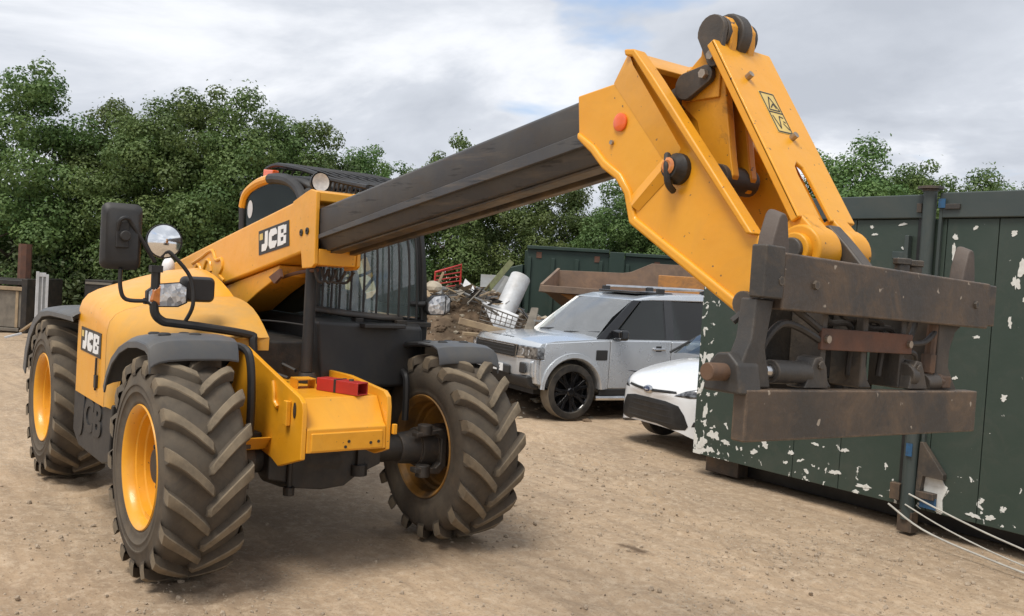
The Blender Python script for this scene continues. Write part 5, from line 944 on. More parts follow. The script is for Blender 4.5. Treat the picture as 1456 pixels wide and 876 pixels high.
for s in (1, -1):
    b = MB(); b.hexa([(-0.36, s*0.915, 1.12), (-0.50, s*0.80, 1.12), (-0.62, s*0.87, 1.12), (-0.60, s*0.925, 1.12), (-1.06, s*0.745, 1.70), (-1.10, s*0.68, 1.70), (-1.20, s*0.72, 1.70), (-1.20, s*0.765, 1.70)]); b.build('front_pillar', 'gloss_black', V, 0.015)
    for x0, x1, xt0, xt1, nm in ((-0.66, -1.58, -1.22, -1.58, 'door_window'), (-1.72, -2.42, -1.72, -2.40, 'door_window'), (-2.52, -3.82, -2.52, -3.72, 'quarter_window')):
        b = MB(); b.hexa([(x0, s*0.90, 1.12), (x1, s*0.905, 1.12), (x1, s*0.885, 1.12), (x0, s*0.88, 1.12), (xt0, s*0.765, 1.705), (xt1, s*0.77, 1.705), (xt1, s*0.75, 1.705), (xt0, s*0.745, 1.705)]); b.build(nm, 'tint_glass', V)
    for x0, x1 in ((-1.58, -1.72), (-2.42, -2.52), (-3.82, -3.92)):
        b = MB(); b.hexa([(x0, s*0.905, 1.12), (x1, s*0.91, 1.12), (x1, s*0.86, 1.12), (x0, s*0.86, 1.12), (x0, s*0.775, 1.71), (x1, s*0.775, 1.71), (x1, s*0.73, 1.71), (x0, s*0.73, 1.71)]); b.build('door_pillar', 'gloss_black', V)
    b = MB(); b.tube([(-1.55, s*0.70, 1.81), (-1.58, s*0.70, 1.865), (-1.75, s*0.70, 1.885), (-3.3, s*0.70, 1.895), (-3.5, s*0.70, 1.87), (-3.52, s*0.70, 1.82)], 0.018, 8); RR = b.build('roof_rail', 'chrome', V)
    for x in (-1.57, -2.4, -3.5): MB().box(x-0.06, x+0.06, s*0.70-0.03, s*0.70+0.03, 1.80, 1.885).build('rail_foot', 'trim_black', RR, 0.01)
    MB().box(-0.80, -0.64, s*0.90, s*1.12, 1.125, 1.28).build('door_mirror', 'gloss_black', V, 0.04, 3)
    MB().box(-0.655, -0.632, s*1.0, s*1.11, 1.15, 1.165).build('mirror_repeater', 'chrome', V)
    MB().box(-0.56, -0.36, s*(HW-0.02), s*(HW+0.008), 0.83, 0.98).build('wing_vent', 'trim_black', V, 0.02)
    for x in (-1.42, -2.28): 
        MB().box(x-0.11, x+0.11, s*(HW-0.005), s*(HW+0.03), 0.985, 1.02).build('door_handle', 'chrome', V, 0.012)
        MB().box(x-0.05, x+0.05, s*(HW-0.012), s*(HW+0.004), 0.965, 1.05).build('handle_recess', 'trim_black', V, 0.02)
b = MB(); b.box(-3.93, -3.91, -0.8, 0.8, 1.15, 1.7); b.build('rear_window', 'tint_glass', V)
b = MB(); b.box(-3.85, -0.62, -0.86, 0.86, 1.0, 1.13); b.box(-1.55, -1.0, 0.2, 0.68, 1.1, 1.62); b.box(-1.55, -1.0, -0.68, -0.2, 1.1, 1.62); b.box(-2.6, -2.2, -0.7, 0.7, 1.1, 1.6); b.build('seats', 'seat', V, 0.06)
b = MB(); b.tube([(-0.39, 0.05, 1.165), (-0.47, 0.45, 1.195), (-0.52, 0.78, 1.22)], 0.012, 6); b.tube([(-0.38, -0.62, 1.165), (-0.47, -0.25, 1.195), (-0.50, 0.02, 1.20)], 0.012, 6); b.build('wiper', 'trim_black', V)
for x, s in ((0, 1), (0, -1), (-2.885, 1), (-2.885, -1)): wheel_car(V, x if x == 0 else -3.015, s*(HW-0.005), 0.385, 0.25, s)
b = MB(); b.tube([(-0.4, 0.93, 0.30), (-1.2, 0.97, 0.30), (-2.3, 0.93, 0.30)], 0.04, 8); b.build('side_step', 'chrome', V)

def refit(o):
    for c in kids(o):
        if c.type == 'MESH' and not c.name.startswith('wheel') or c.name.startswith('wheel_arch'):
            for v in c.data.vertices:
                if v.co.x > 0.46: v.co.x = 0.46 + (v.co.x-0.46)*0.66
                elif v.co.x < -0.7: v.co.x = -0.7 + (v.co.x+0.7)*1.06
            refit(c)
refit(V)
# ------------------------------------------------------------------ white hatchback
Fd = thing('white_car', 'white hatchback nose peeping out beside the green container end', 'car', (-1.82, 4.72, 0), R(-99), scale=CSC)
st = [(0.00, 0.50, 0.69, 0.30), (-0.03, 0.62, 0.75, 0.25), (-0.09, 0.72, 0.815, 0.215), (-0.20, 0.795, 0.885, 0.19), (-0.38, 0.84, 0.955, 0.18), (-0.65, 0.858, 1.025, 0.18), (-0.95, 0.862, 1.075, 0.18), (-1.22, 0.862, 1.10, 0.18), (-1.3, 0.862, 1.11, 0.18), (-3.7, 0.85, 1.10, 0.2), (-3.95, 0.78, 0.95, 0.3)]
b = MB(); rs = []
for x, w_, zt, zb in st:
    r_ = []
    for k in range(25):
        a = -1 + 2*k/24; u = math.copysign(abs(a)**0.9, a)
        # over the top from right sill to left sill
        if abs(a) < 0.62: y = a/0.62*w_*0.86; z = zt - (0.055 + 0.05*min(1, -x*2))*(a/0.62)**2*0.9
        else:
            t_ = (abs(a)-0.62)/0.38; y = math.copysign(w_*(0.86+0.14*min(1, t_*2.2)**0.6), a); ztop = zt - (0.055+0.05*min(1, -x*2))*0.9; z = ztop + (zb-ztop)*t_**1.15
        bow = 0.22*(abs(y)/0.86)**2.2*math.exp(x*4)
        r_.append((x-bow, y, z))
    rs.append(r_)
b.rings(rs, closed=False); n = 25
b.add([rs[0][i] for i in range(n)], [tuple(range(n))])
FB = b.build('car_body', 'car_white', Fd, ang=60); FB.modifiers.new('sub', 'SUBSURF').levels = 2; FB.modifiers['sub'].render_levels = 2
bpy.context.view_layer.update()
dg = bpy.context.evaluated_depsgraph_get(); ev = FB.evaluated_get(dg); fm = ev.to_mesh()
bvh = BVHTree.FromPolygons([v.co.copy() for v in fm.vertices], [list(p.vertices) for p in fm.polygons]); ev.to_mesh_clear()
def conform(pts, name, mat, off=0.006, par=None, down=False, th=0.0, nring=5):
    """a skin that follows the car body: the outline is given in (y, z), or (x, y) seen from above"""
    c = Vector((sum(p[0] for p in pts)/len(pts), sum(p[1] for p in pts)/len(pts))); b = MB(); R_ = []
    dn = []
    for i, p in enumerate(pts):
        q = pts[(i+1) % len(pts)]
        for k in range(4): dn.append(Vector(p).lerp(Vector(q), k/4))
    for k in range(nring, 0, -1):
        r_ = []
        for p in dn:
            q = c.lerp(p, k/nring)
            if down: h = bvh.ray_cast(Vector((q.x, q.y, 3)), Vector((0, 0, -1)))
            else: h = bvh.ray_cast(Vector((2, q.x, q.y)), Vector((-1, 0, 0)))
            l_ = h[0] if h[0] else Vector((-0.3, q.x, q.y)); nn = h[1] if h[1] else Vector((1, 0, 0))
            if nn.dot(Vector((0, 0, 1) if down else (1, 0, 0))) < 0: nn = -nn
            r_.append(l_ + nn*(off if k < nring else off*0.3))
        R_.append(r_)
    b.rings(R_, caps=False); b.add(R_[-1], [tuple(range(len(R_[-1])))])
    return b.build(name, mat, par or Fd, ang=60)
conform([(-0.50, 0.575), (-0.30, 0.605), (0, 0.612), (0.30, 0.605), (0.50, 0.575), (0.58, 0.48), (0.63, 0.36), (0.60, 0.315), (0.40, 0.29), (-0.40, 0.29), (-0.60, 0.315), (-0.63, 0.36), (-0.58, 0.48)], 'lower_grille', 'ink', 0.014)
for z, hw in ((0.36, 0.56), (0.43, 0.55), (0.50, 0.50), (0.56, 0.42)): conform([(-hw, z-0.008), (hw, z-0.008), (hw, z+0.008), (-hw, z+0.008)], 'grille_bar', 'trim_black', 0.020, nring=3)
conform([(-0.46, 0.708), (0, 0.682), (0.46, 0.708), (0.44, 0.732), (0, 0.715), (-0.44, 0.732)], 'upper_grille', 'ink', 0.012)
el = [(0.095*math.cos(a), 0.705+0.046*math.sin(a)) for a in np.linspace(0, 2*pi, 17)[:-1]]
conform(el, 'badge', 'chrome', 0.022, nring=3); conform([(y*0.84, 0.705+(z-0.705)*0.80) for y, z in el], 'badge_oval', 'hub_oval', 0.026, nring=3)
conform([(-0.055, 0.700), (-0.03, 0.715), (-0.02, 0.700), (0.0, 0.708), (0.02, 0.700), (0.055, 0.708), (0.05, 0.694), (0.0, 0.696), (-0.04, 0.690)], 'badge_script', 'chrome', 0.029, nring=3)
for s in (1, -1):
    conform([(s*0.43, 0.682), (s*0.62, 0.675), (s*0.79, 0.70), (s*0.835, 0.83), (s*0.70, 0.805), (s*0.55, 0.75)], 'headlight', 'lamp_grey', 0.010)
    conform([(s*0.66, 0.36), (s*0.74, 0.37), (s*0.76, 0.42), (s*0.68, 0.42)], 'fog_lamp', 'trim_black', 0.004)
    b = MB(); b.prism([(-0.85+0.36*math.cos(a), 0.30+0.36*math.sin(a)) for a in np.linspace(R(-15), R(195), 20)], 'y', s*0.80, s*0.868); b.build('wheel_well', 'ink', Fd)
    wheel_car(Fd, -0.85, s*0.862, 0.305, 0.2, s, 'chrome', 5); wheel_car(Fd, -3.3, s*0.862, 0.305, 0.2, s, 'chrome', 5)
    MB().box(-1.5, -1.36, s*0.85, s*1.03, 1.0, 1.13).build('door_mirror', 'car_white', Fd, 0.04, 3)
b = MB(); q0 = [(-1.18, -0.74, 0.985), (-1.10, -0.4, 1.02), (-1.08, 0, 1.03), (-1.10, 0.4, 1.02), (-1.18, 0.74, 0.985)]; q1 = [(-1.82, -0.58, 1.38), (-1.80, -0.3, 1.415), (-1.79, 0, 1.42), (-1.80, 0.3, 1.415), (-1.82, 0.58, 1.38)]
b.rings([q0, [tuple(Vector(a).lerp(Vector(c), 0.5)+Vector((0.02, 0, 0.03))) for a, c in zip(q0, q1)], q1], closed=False); b.build('windscreen', 'tint_glass', Fd)
b = MB(); b.rings([[(x, -w_, z-0.06), (x, -w_*0.7, z), (x, 0, z+0.02), (x, w_*0.7, z), (x, w_, z-0.06)] for x, w_, z in ((-1.78, 0.60, 1.41), (-2.3, 0.62, 1.455), (-3.0, 0.62, 1.44), (-3.6, 0.58, 1.38))], closed=False); b.build('roof', 'car_white', Fd)
for s in (1, -1):
    b = MB(); b.add([(-1.22, s*0.80, 1.0), (-3.6, s*0.80, 1.04), (-3.5, s*0.58, 1.36), (-3.0, s*0.62, 1.40), (-1.85, s*0.60, 1.37)], [(0, 1, 2, 3, 4)]); b.build('side_window', 'tint_glass', Fd)
    b = MB(); b.tube([(-1.16, s*0.78, 0.99), (-1.82, s*0.60, 1.385)], 0.018, 8, smooth=False); b.build('front_pillar', 'trim_black', Fd)
b = MB(); b.add([(-3.9, -0.78, 1.0), (-3.9, 0.78, 1.0), (-3.58, 0.58, 1.38), (-3.58, -0.58, 1.38)], [(0, 1, 2, 3)]); b.build('rear_window', 'tint_glass', Fd)
b = MB(); b.box(-3.6, -1.3, -0.75, 0.75, 0.7, 1.0); b.box(-2.4, -2.1, -0.6, 0.6, 0.9, 1.3); b.build('seats', 'seat', Fd, 0.05)
b = MB(); b.tube([(-1.10, 0.0, 1.045), (-1.2, 0.5, 1.06)], 0.01, 6); conform([(-0.70, 0.40), (-0.68, 0.42), (-0.66, 0.40), (-0.68, 0.38)], 'washer_jet', 'trim_black', 0.008, down=True, nring=2); b.build('wiper', 'trim_black', Fd)

for c in kids(Fd):
    if c.name.split('.')[0] in ('roof', 'side_window', 'rear_window', 'door_mirror'):
        for v in c.data.vertices: v.co.z += 0.07
    if c.name.split('.')[0] in ('windscreen', 'front_pillar', 'wiper'):
        for v in c.data.vertices: v.co.x += 0.24; v.co.z += 0.085
# ------------------------------------------------------------------ green bin and rusty tipper skip behind the cars
x0, y0 = plan(0.235, 18.6); x1, y1 = plan(6.8, 17.9); a = math.atan2(y1-y0, x1-x0)
B = thing('waste_container', 'dark green open waste container standing behind the rusty tipper skip', 'container', (x0, y0, 0), a); B.scale = (1.07, 1.07, 1.02)
for xa, xb, zt in ((0.0, 1.55, 2.33), (1.85, 4.2, 2.29), (4.25, 6.6, 2.29)):
    MB().box(xa, xb, 0.03, 0.09, 0.18, zt).build('side_panel', 'green_far', B, 0.006); MB().box(xa, xb, -0.03, 0.13, zt+0.002, zt+0.07).build('top_rail', 'green_far', B, 0.01)
    q = MB()
    for k in range(int((xb-xa)/0.45)+1): xx = xa+0.02+k*0.45; q.box(xx, xx+0.07, -0.02, 0.028, 0.2, zt-0.16)
    q.build('rib', 'green_far', B, 0.006)
MB().box(1.56, 1.84, -0.05, 0.13, 0.1, 2.36).build('corner_post', 'green_far', B, 0.01)
b = MB(); b.box(-0.05, 0.05, 0.12, 2.3, 0.18, 2.30); b.box(0, 6.6, 2.22, 2.3, 0.18, 2.3); b.box(0, 6.6, 0.1, 2.25, 0.15, 0.2); b.build('end_wall', 'green_far', B, 0.01)
b = MB(); b.hexa([(-0.55, 0.0, 0.15), (-0.55, 2.2, 0.15), (-0.06, 2.2, 0.15), (-0.06, 0.0, 0.15), (-0.45, 0.0, 1.90), (-0.45, 2.2, 1.90), (-0.06, 2.2, 2.02), (-0.06, 0.0, 2.02)]); b.build('end_hopper', 'green_far', B, 0.02)
for k in range(3): MB().tube([(-0.53+0.03*k, -0.05, 0.62+0.42*k), (-0.06, -0.05, 0.60+0.42*k)], 0.018, 6, smooth=False).build('rung', 'green_rail', B)
b = MB()
for x, z in ((0.18, 2.16), (1.28, 2.14), (2.4, 2.1)): b.box(x, x+0.1, 0.018, 0.035, z, z+0.12)
b.build('rust_patch', 'rust_plate', B)

x0, y0 = plan(0.45, 16.2); x1, y1 = plan(4.9, 16.0); a = math.atan2(y1-y0, x1-x0)
K = thing('tipper_skip', 'rusty brown open tipper skip with orange underside behind the silver car', 'skip', (x0, y0, 0), a); K.scale = (1.066, 1.066, 1)
near = [(0.0, 1.62), (0.05, 1.80), (4.2, 1.80), (4.2, 1.62)]
b = MB(); b.prism([(0.0, 1.56), (0.03, 1.68), (1.95, 1.66), (1.95, 1.53)], 'y', -0.04, 0.0); b.build('skip_rim', 'rust_brown', K, 0.01)
b = MB(); b.prism([(0.0, 1.60), (0.30, 1.97), (1.45, 1.99), (1.60, 2.02), (1.95, 2.20), (4.3, 2.20), (4.3, 1.2), (0.6, 1.2)], 'y', 1.05, 1.10); b.build('skip_wall', 'rust_brown', K, 0.006)
b = MB(); b.hexa([(0.0, -0.02, 1.56), (0.28, 1.1, 1.5), (0.33, 1.1, 1.5), (0.05, -0.02, 1.56), (0.02, -0.03, 1.70), (0.29, 1.1, 2.01), (0.34, 1.1, 2.01), (0.07, -0.03, 1.70)]); b.build('skip_wall', 'rust_brown', K, 0.006)
b = MB(); b.add([(0.05, -0.01, 1.60), (1.9, -0.01, 1.60), (4.3, -0.01, 1.60), (4.3, 1.05, 1.30), (0.4, 1.05, 1.30)], [(0, 1, 2, 3, 4)]); b.build('skip_floor', 'rust_brown', K)
b = MB(); b.box(1.96, 4.3, -0.06, 0.02, 1.55, 1.98); b.build('skip_beam', 'old_orange', K, 0.012)
b = MB(); b.prism([(0.35, 1.55), (1.85, 1.53), (1.75, 1.30), (1.5, 0.95), (1.3, 0.95), (0.8, 1.28)], 'y', 0.1, 0.9); b.build('skip_belly', 'old_orange', K, 0.01)
b = MB(); b.hexa([(0.95, -0.02, 1.54), (0.95, 0.06, 1.54), (1.03, 0.06, 1.54), (1.03, -0.02, 1.54), (1.25, 0.0, 1.0), (1.25, 0.08, 1.0), (1.31, 0.08, 1.0), (1.31, 0.0, 1.0)]); b.box(0.85, 2.6, 0.2, 0.5, 0.45, 0.55); b.box(1.2, 1.5, 0.2, 0.8, 0.0, 0.95); b.box(3.0, 3.3, 0.2, 0.8, 0.0, 1.4); b.build('skip_stand', 'old_orange', K, 0.01)

# ------------------------------------------------------------------ spoil heap and rubbish on it
def heap():
    cx, cy = plan(-0.85*1.1, 13.4*1.1); V_ = []; F_ = []; n = 90
    f = Vector((math.cos(VIEW), math.sin(VIEW))); r = Vector((f.y, -f.x))
    def z_at(u, d):
        e = (u/2.2)**2 + ((d-0.4)/2.0)**2; u2 = u-1.2; e2 = (u2/1.2)**2 + ((d-0.2)/1.6)**2; u3 = u+2.6; e3 = (u3/2.2)**2+((d-0.8)/1.7)**2
        h = 1.22*math.exp(-e*1.15) + 0.45*math.exp(-e2*1.2) + 0.80*math.exp(-e3)
        v = Vector((u, d, 0)); h *= 1 + 0.16*mnoise.noise(v*1.3) ; h += min(1, h*2)*(0.09*mnoise.noise(v*3.1)+0.05*mnoise.noise(v*7)+0.03*mnoise.noise(v*15))
        return h - 0.06
    for j in range(n):
        for i in range(n):
            u = -5.2 + 8.4*i/(n-1); d = -3.0 + 6.4*j/(n-1); p = Vector((cx, cy)) + r*u + f*d; V_.append((p.x, p.y, z_at(u, d)))
    F_ = [(j*n+i, j*n+i+1, (j+1)*n+i+1, (j+1)*n+i) for j in range(n-1) for i in range(n-1)]
    me = bpy.data.meshes.new('spoil_heap'); me.from_pydata(V_, [], F_); me.materials.append(M['heap']); me.shade_smooth(); tag(link('spoil_heap', me), kind='structure')
    # clods and broken stones over it
    ico = bmesh.new(); bmesh.ops.create_icosphere(ico, subdivisions=1, radius=1); iv = [v.co.copy() for v in ico.verts]; ifc = [[v.index for v in q.verts] for q in ico.faces]; ico.free()
    V2 = []; F2 = []; rr = random.Random(3)
    for k in range(1500):
        u = rr.gauss(-0.2, 1.5); d = rr.gauss(-0.8, 1.1); s = min(0.012+rr.expovariate(1/0.022), 0.12); p = Vector((cx, cy)) + r*u + f*d; o = len(V2); z = z_at(u, d)
        for q in iv: V2.append((p.x+q.x*s*rr.uniform(.7, 1.2), p.y+q.y*s*rr.uniform(.7, 1.2), z+q.z*s*0.7*rr.uniform(.7, 1.2)))
        F2 += [[o+i for i in t] for t in ifc]
    me = bpy.data.meshes.new('rubble'); me.from_pydata(V2, [], F2); me.materials.append(M['heap']); me.materials.append(M['concrete'])
    for i, p in enumerate(me.polygons): p.material_index = 1 if (i//20) % 7 == 0 else 0
    tag(link('rubble', me), kind='stuff')
    return lambda u, d: ((Vector((cx, cy)) + r*u + f*d).x, (Vector((cx, cy)) + r*u + f*d).y, z_at(u, d))
HP = heap()
def on(u, d, dz=0.0):   # a spot u metres right and d metres away in the yard plan, at height dz
    x, y = plan(u, d); return Vector((x, y, dz))
RD = Vector((math.sin(VIEW), -math.cos(VIEW), 0)); FD = Vector((math.cos(VIEW), math.sin(VIEW), 0)); UP = Vector((0, 0, 1))
def hp(u, d, z=0.0): return on(u*1.1, d*1.1, 1.807+(z-1.807)*1.1)      # on the heap, which lies a little further off
# red barrier
p0 = hp(-1.22, 14.2, 1.52); p1 = hp(-0.83, 14.3, 1.55)
q = MB(); q.tube([p0+UP*0.0, p0+UP*0.30, p1+UP*0.42, p1+UP*0.02], 0.022, 6, smooth=False); RBN = tag(q.build('crowd_barrier', 'red'), 'red metal barrier standing on top of the spoil heap', 'barrier')
for k in range(5): MB().tube([p0+UP*(0.03+0.065*k), p1+UP*(0.07+0.075*k)], 0.010, 5, smooth=False).build('rail', 'red', RBN)
def plank(p, q, w_, t_, mat, label, name='timber_plank', cat='plank', nrm=UP):
    p, q = Vector(p), Vector(q); d = (q-p).normalized(); n_ = (Vector(nrm) - d*d.dot(Vector(nrm))).normalized(); s = d.cross(n_)
    b = MB(); b.hexa([p-s*w_/2-n_*t_/2, p+s*w_/2-n_*t_/2, q+s*w_/2-n_*t_/2, q-s*w_/2-n_*t_/2, p-s*w_/2+n_*t_/2, p+s*w_/2+n_*t_/2, q+s*w_/2+n_*t_/2, q-s*w_/2+n_*t_/2]); return tag(b.build(name, mat, None, 0.006), label, cat)
plank(hp(-0.42, 13.6, 1.52), hp(-0.05, 13.9, 2.02), 0.10, 0.06, 'mossy', 'mossy green plank leaning up out of the rubbish pile', nrm=FD)
plank(hp(-0.66, 11.6, 1.20), hp(-0.07, 11.7, 1.08), 0.10, 0.09, 'timber', 'pale squared timber lying low across the heap in front of the white sheet', 'timber_beam', 'beam')
plank(hp(-0.62, 11.9, 1.02), hp(-0.10, 12.0, 1.0), 0.14, 0.05, 'timber', 'flat brown board beneath the pale squared timber on the heap')
plank(hp(-1.20, 10.9, 0.98), hp(-1.02, 10.9, 1.0), 0.16, 0.06, 'timber', 'short pale timber offcut at the foot of the heap beside the cab')
plank(hp(-1.08, 13.0, 1.60), hp(-1.00, 13.0, 1.80), 0.04, 0.03, 'timber', 'small upright stick in front of the red barrier', 'stick', 'stick', nrm=FD)
def sheet(ps, label, mat, name, cat, th=0.015):
    ps = [Vector(p) for p in ps]; n_ = (ps[1]-ps[0]).cross(ps[-1]-ps[0]).normalized()*th; k = len(ps)
    b = MB(); b.add([p-n_ for p in ps]+[p+n_ for p in ps], [tuple(range(k))[::-1], tuple(range(k, 2*k))]+[(i, (i+1) % k, k+(i+1) % k, k+i) for i in range(k)]); return tag(b.build(name, mat), label, cat)
sheet([hp(-0.52, 14.4, 1.50), hp(-0.12, 14.3, 1.42), hp(-0.13, 14.3, 1.80), hp(-0.52, 14.5, 1.80)], 'grey upright board behind the leaning mossy plank', 'grey_sheet', 'grey_board', 'board')
sheet([hp(-0.32, 14.2, 1.42), hp(-0.05, 14.0, 1.36), hp(-0.06, 14.1, 1.78), hp(-0.12, 14.2, 1.80)], 'pale grey board with slanted edge next to the white tube', 'grey_sheet', 'grey_board', 'board')
sheet([hp(-0.45, 12.7, 1.46), hp(0.10, 12.35, 1.27), hp(-0.02, 12.2, 0.92), hp(-0.22, 12.2, 1.10)], 'dirty white plastic sheet sliding down the heap', 'white_plastic', 'plastic_sheet', 'sheet')
sheet([hp(-0.76, 13.2, 1.50), hp(-0.50, 13.1, 1.46), hp(-0.58, 13.3, 1.62), hp(-0.70, 13.3, 1.72)], 'crumpled white scrap on top of the heap beside the barrier', 'white_plastic', 'plastic_scrap', 'scrap')
b = MB(); c0 = hp(-0.14, 12.9, 1.20); c1 = hp(0.10, 13.2, 1.80); b.cyl(c0, c1, 0.17, 0.165, 20)
tag(b.build('white_drum', 'white_plastic', None, 0.02), 'tilted white plastic drum leaning beside the green bin', 'drum')
b = MB(); c = hp(-1.06, 12.2, 1.60)
me = bmesh.new(); bmesh.ops.create_icosphere(me, subdivisions=2, radius=0.11)
vs = [Vector((v.co.x*1.2, v.co.y, v.co.z*0.8))*(1+0.35*mnoise.noise(v.co*9)) + c for v in me.verts]; fs = [[v.index for v in f.verts] for f in me.faces]; me.free(); b.add(vs, fs)
tag(b.build('broken_stone', 'concrete', None, ang=20), 'pale lump of broken masonry on the crest of the heap', 'rubble')
# tangle of small scrap over the crest
b = MB(); rr = random.Random(9)
for k in range(240):
    u = rr.gauss(-0.55, 0.42); d = 13.2 + rr.gauss(0, 0.5); z = 1.50 - 0.42*max(0, u+0.45) + rr.uniform(-0.10, 0.10); c = hp(u, d, z); a_ = rr.random()*6.3
    v = Vector((math.cos(a_), math.sin(a_), rr.uniform(-.5, .6))).normalized()*rr.uniform(0.05, 0.24)
    b.mi = rr.choice((0, 0, 1, 2, 3, 3))
    if k % 3: b.tube([c-v, c+v], rr.uniform(0.006, 0.018), 4, smooth=False)
    else:
        n_ = v.orthogonal().normalized()*rr.uniform(0.03, 0.09); b.add([c-v*.5-n_, c+v*.5-n_*.6, c+v*.5+n_, c-v*.4+n_*.8], [(0, 1, 2, 3)])
for q in b.bm.verts: pass
tag(b.build('scrap', ['timber_grey', 'timber', 'grey_sheet', 'dark'], weld=False), kind='stuff')
# wire cage panel
ga, gb, gc, gd = hp(-0.40, 12.2, 1.40), hp(0.16, 12.0, 1.24), hp(0.12, 12.0, 1.10), hp(-0.42, 12.2, 1.20)
q = MB(); q.tube([ga, gb, gc, gd, ga], 0.011, 5, smooth=False); WC = tag(q.build('wire_cage', 'steel_dark'), 'bent wire cage panel lying over the white plastic sheet', 'wire panel')
for k in range(1, 8): t_ = k/8; MB().tube([ga.lerp(gb, t_), gd.lerp(gc, t_)], 0.007, 5, smooth=False).build('wire', 'steel_dark', WC)
for t_ in (0.35, 0.7): MB().tube([ga.lerp(gd, t_), gb.lerp(gc, t_)], 0.007, 5, smooth=False).build('wire', 'steel_dark', WC)
b = MB()
for k in range(5): b.tube([hp(0.10+0.02*k, 11.7, 0.95), hp(0.20+0.02*k, 11.8, 1.15), hp(0.27+0.015*k, 12.0, 1.40)], 0.022, 6)
tag(b.build('rope_bundle', 'timber_grey'), 'grey bundle of old pipes slumped against the green bin', 'pipe bundle')

# ------------------------------------------------------------------ left edge of the yard
p = plan(-10.6, 19.0); BX = thing('timber_bin', 'long low timber sided bin at the left end of the yard', 'bin', (p[0], p[1], 0), VIEW - pi/2)
b = MB(); b.box(-2.2, 0.42, 0.0, 0.05, 0.10, 0.86); b.box(-2.2, 0.42, 1.4, 1.45, 0.1, 0.9); b.box(-2.2, 0.42, 0.05, 1.4, 0.1, 0.15); b.build('bin_board', 'timber_grey', BX, 0.01)
MB().box(-2.25, 0.45, -0.05, 0.0, 0.87, 0.95).build('top_plank', 'timber', BX, 0.01); MB().box(-2.25, 0.40, -0.05, 0.0, 0.02, 0.09).build('bottom_plank', 'timber_grey', BX, 0.01)
MB().box(0.43, 0.55, -0.05, 1.45, 0.0, 1.12).build('end_post', 'dark', BX, 0.01); MB().box(0.30, 0.36, -0.02, 0.0, 0.1, 0.86).build('stud', 'timber', BX, 0.005); MB().box(-2.25, 0.50, 0.02, 1.45, 0.98, 1.08).build('dark_rim', 'dark', BX, 0.01)
b = MB(); b.box(-11.15, -10.95, 0, 0, 0, 0); b.bm.clear()
pp = on(-10.95, 20.5); b.tube([pp, pp+UP*1.85], 0.14, 8, smooth=False); tag(b.build('rusty_post', 'rust_plate'), 'rusty brown upright at the far left edge behind the timber bin', 'post')
b0 = on(-9.30, 17.9, 0.08); b1 = on(-9.10, 18.0, 0.0)
WD = thing('white_door', 'white panelled door frame standing upright in the yard corner', 'door', on(-9.25, 18.0, 0.0), VIEW - pi/2 + R(35))
b = MB(); b.box(-0.11, -0.06, 0, 0.06, 0.12, 1.32); b.box(0.06, 0.11, 0, 0.06, 0.12, 1.27); b.box(-0.06, 0.06, 0.0, 0.06, 1.22, 1.30); b.box(-0.06, 0.06, 0, 0.06, 0.12, 0.2); b.build('door_frame', 'white_plastic', WD, 0.005)
MB().box(-0.06, 0.06, 0.02, 0.04, 0.2, 1.22).build('door_panel', 'grey_sheet', WD); MB().box(-0.01, 0.012, 0.005, 0.05, 0.2, 1.22).build('door_bar', 'white_plastic', WD)
CF = thing('metal_cabinet', 'dark grey metal cabinet beside the white door frame', 'cabinet', on(-9.15, 20.2, 0), VIEW - pi/2)
MB().box(-0.30, 0.32, 0.0, 0.6, 0.0, 1.15).build('cabinet_box', 'dark', CF, 0.01); MB().box(-0.28, 0.30, -0.02, 0.0, 1.05, 1.10).build('top_strip', 'timber_grey', CF, 0.005); MB().tube([(-0.12, -0.02, 0.3), (-0.12, -0.03, 0.75), (0.02, -0.03, 0.8), (0.05, -0.03, 0.55)], 0.03, 6).build('bent_pipe', 'timber_grey', CF); MB().box(0.16, 0.24, -0.02, 0.0, 0.2, 0.98).build('cabinet_strut', 'timber_grey', CF, 0.004)
plank(on(-9.75, 18.2, 0.10), on(-9.35, 18.0, 0.34), 0.06, 0.04, 'timber', 'pale broken lath propped against the bottom of the white door frame', 'timber_lath', 'lath')
plank(on(-9.62, 17.4, 0.04), on(-9.40, 17.6, 0.12), 0.05, 0.04, 'white_plastic', 'white strip lying on the dirt before the white door frame', 'plastic_strip', 'strip')

# ------------------------------------------------------------------ trees
def quads_mesh(name, P, Nn, size, tone, mat, rng):
    n = len(P); up = rng.normal(size=(n, 3)); t1 = np.cross(Nn, up); t1 /= np.linalg.norm(t1, axis=1)[:, None]+1e-9; t2 = np.cross(Nn, t1)
    l = size*rng.uniform(0.7, 1.3, (n, 1)); w_ = l*rng.uniform(0.4, 0.65, (n, 1))
    # a leaf spray: pointed, folded diamond of four triangles
    tip = P + t1*l; tail = P - t1*l*0.8; a = P + t2*w_ + Nn*l*0.18; b_ = P - t2*w_ + Nn*l*0.18
    V_ = np.stack([tail, a, tip, b_], 1).reshape(-1, 3); idx = np.arange(n)*4
    tris = np.stack([idx, idx+1, idx+2, idx, idx+2, idx+3], 1).reshape(-1)
    me = bpy.data.meshes.new(name); me.vertices.add(len(V_)); me.vertices.foreach_set('co', V_.astype(np.float32).ravel())
    me.loops.add(len(tris)); me.loops.foreach_set('vertex_index', tris.astype(np.int32)); me.polygons.add(len(tris)//3)
    me.polygons.foreach_set('loop_start', np.arange(0, len(tris), 3, dtype=np.int32)); me.polygons.foreach_set('loop_total', np.full(len(tris)//3, 3, dtype=np.int32))
    me.update(calc_edges=True); at = me.attributes.new('tone', 'FLOAT', 'FACE'); at.data.foreach_set('value', np.repeat(tone, 2).astype(np.float32)); me.materials.append(M[mat]); return me
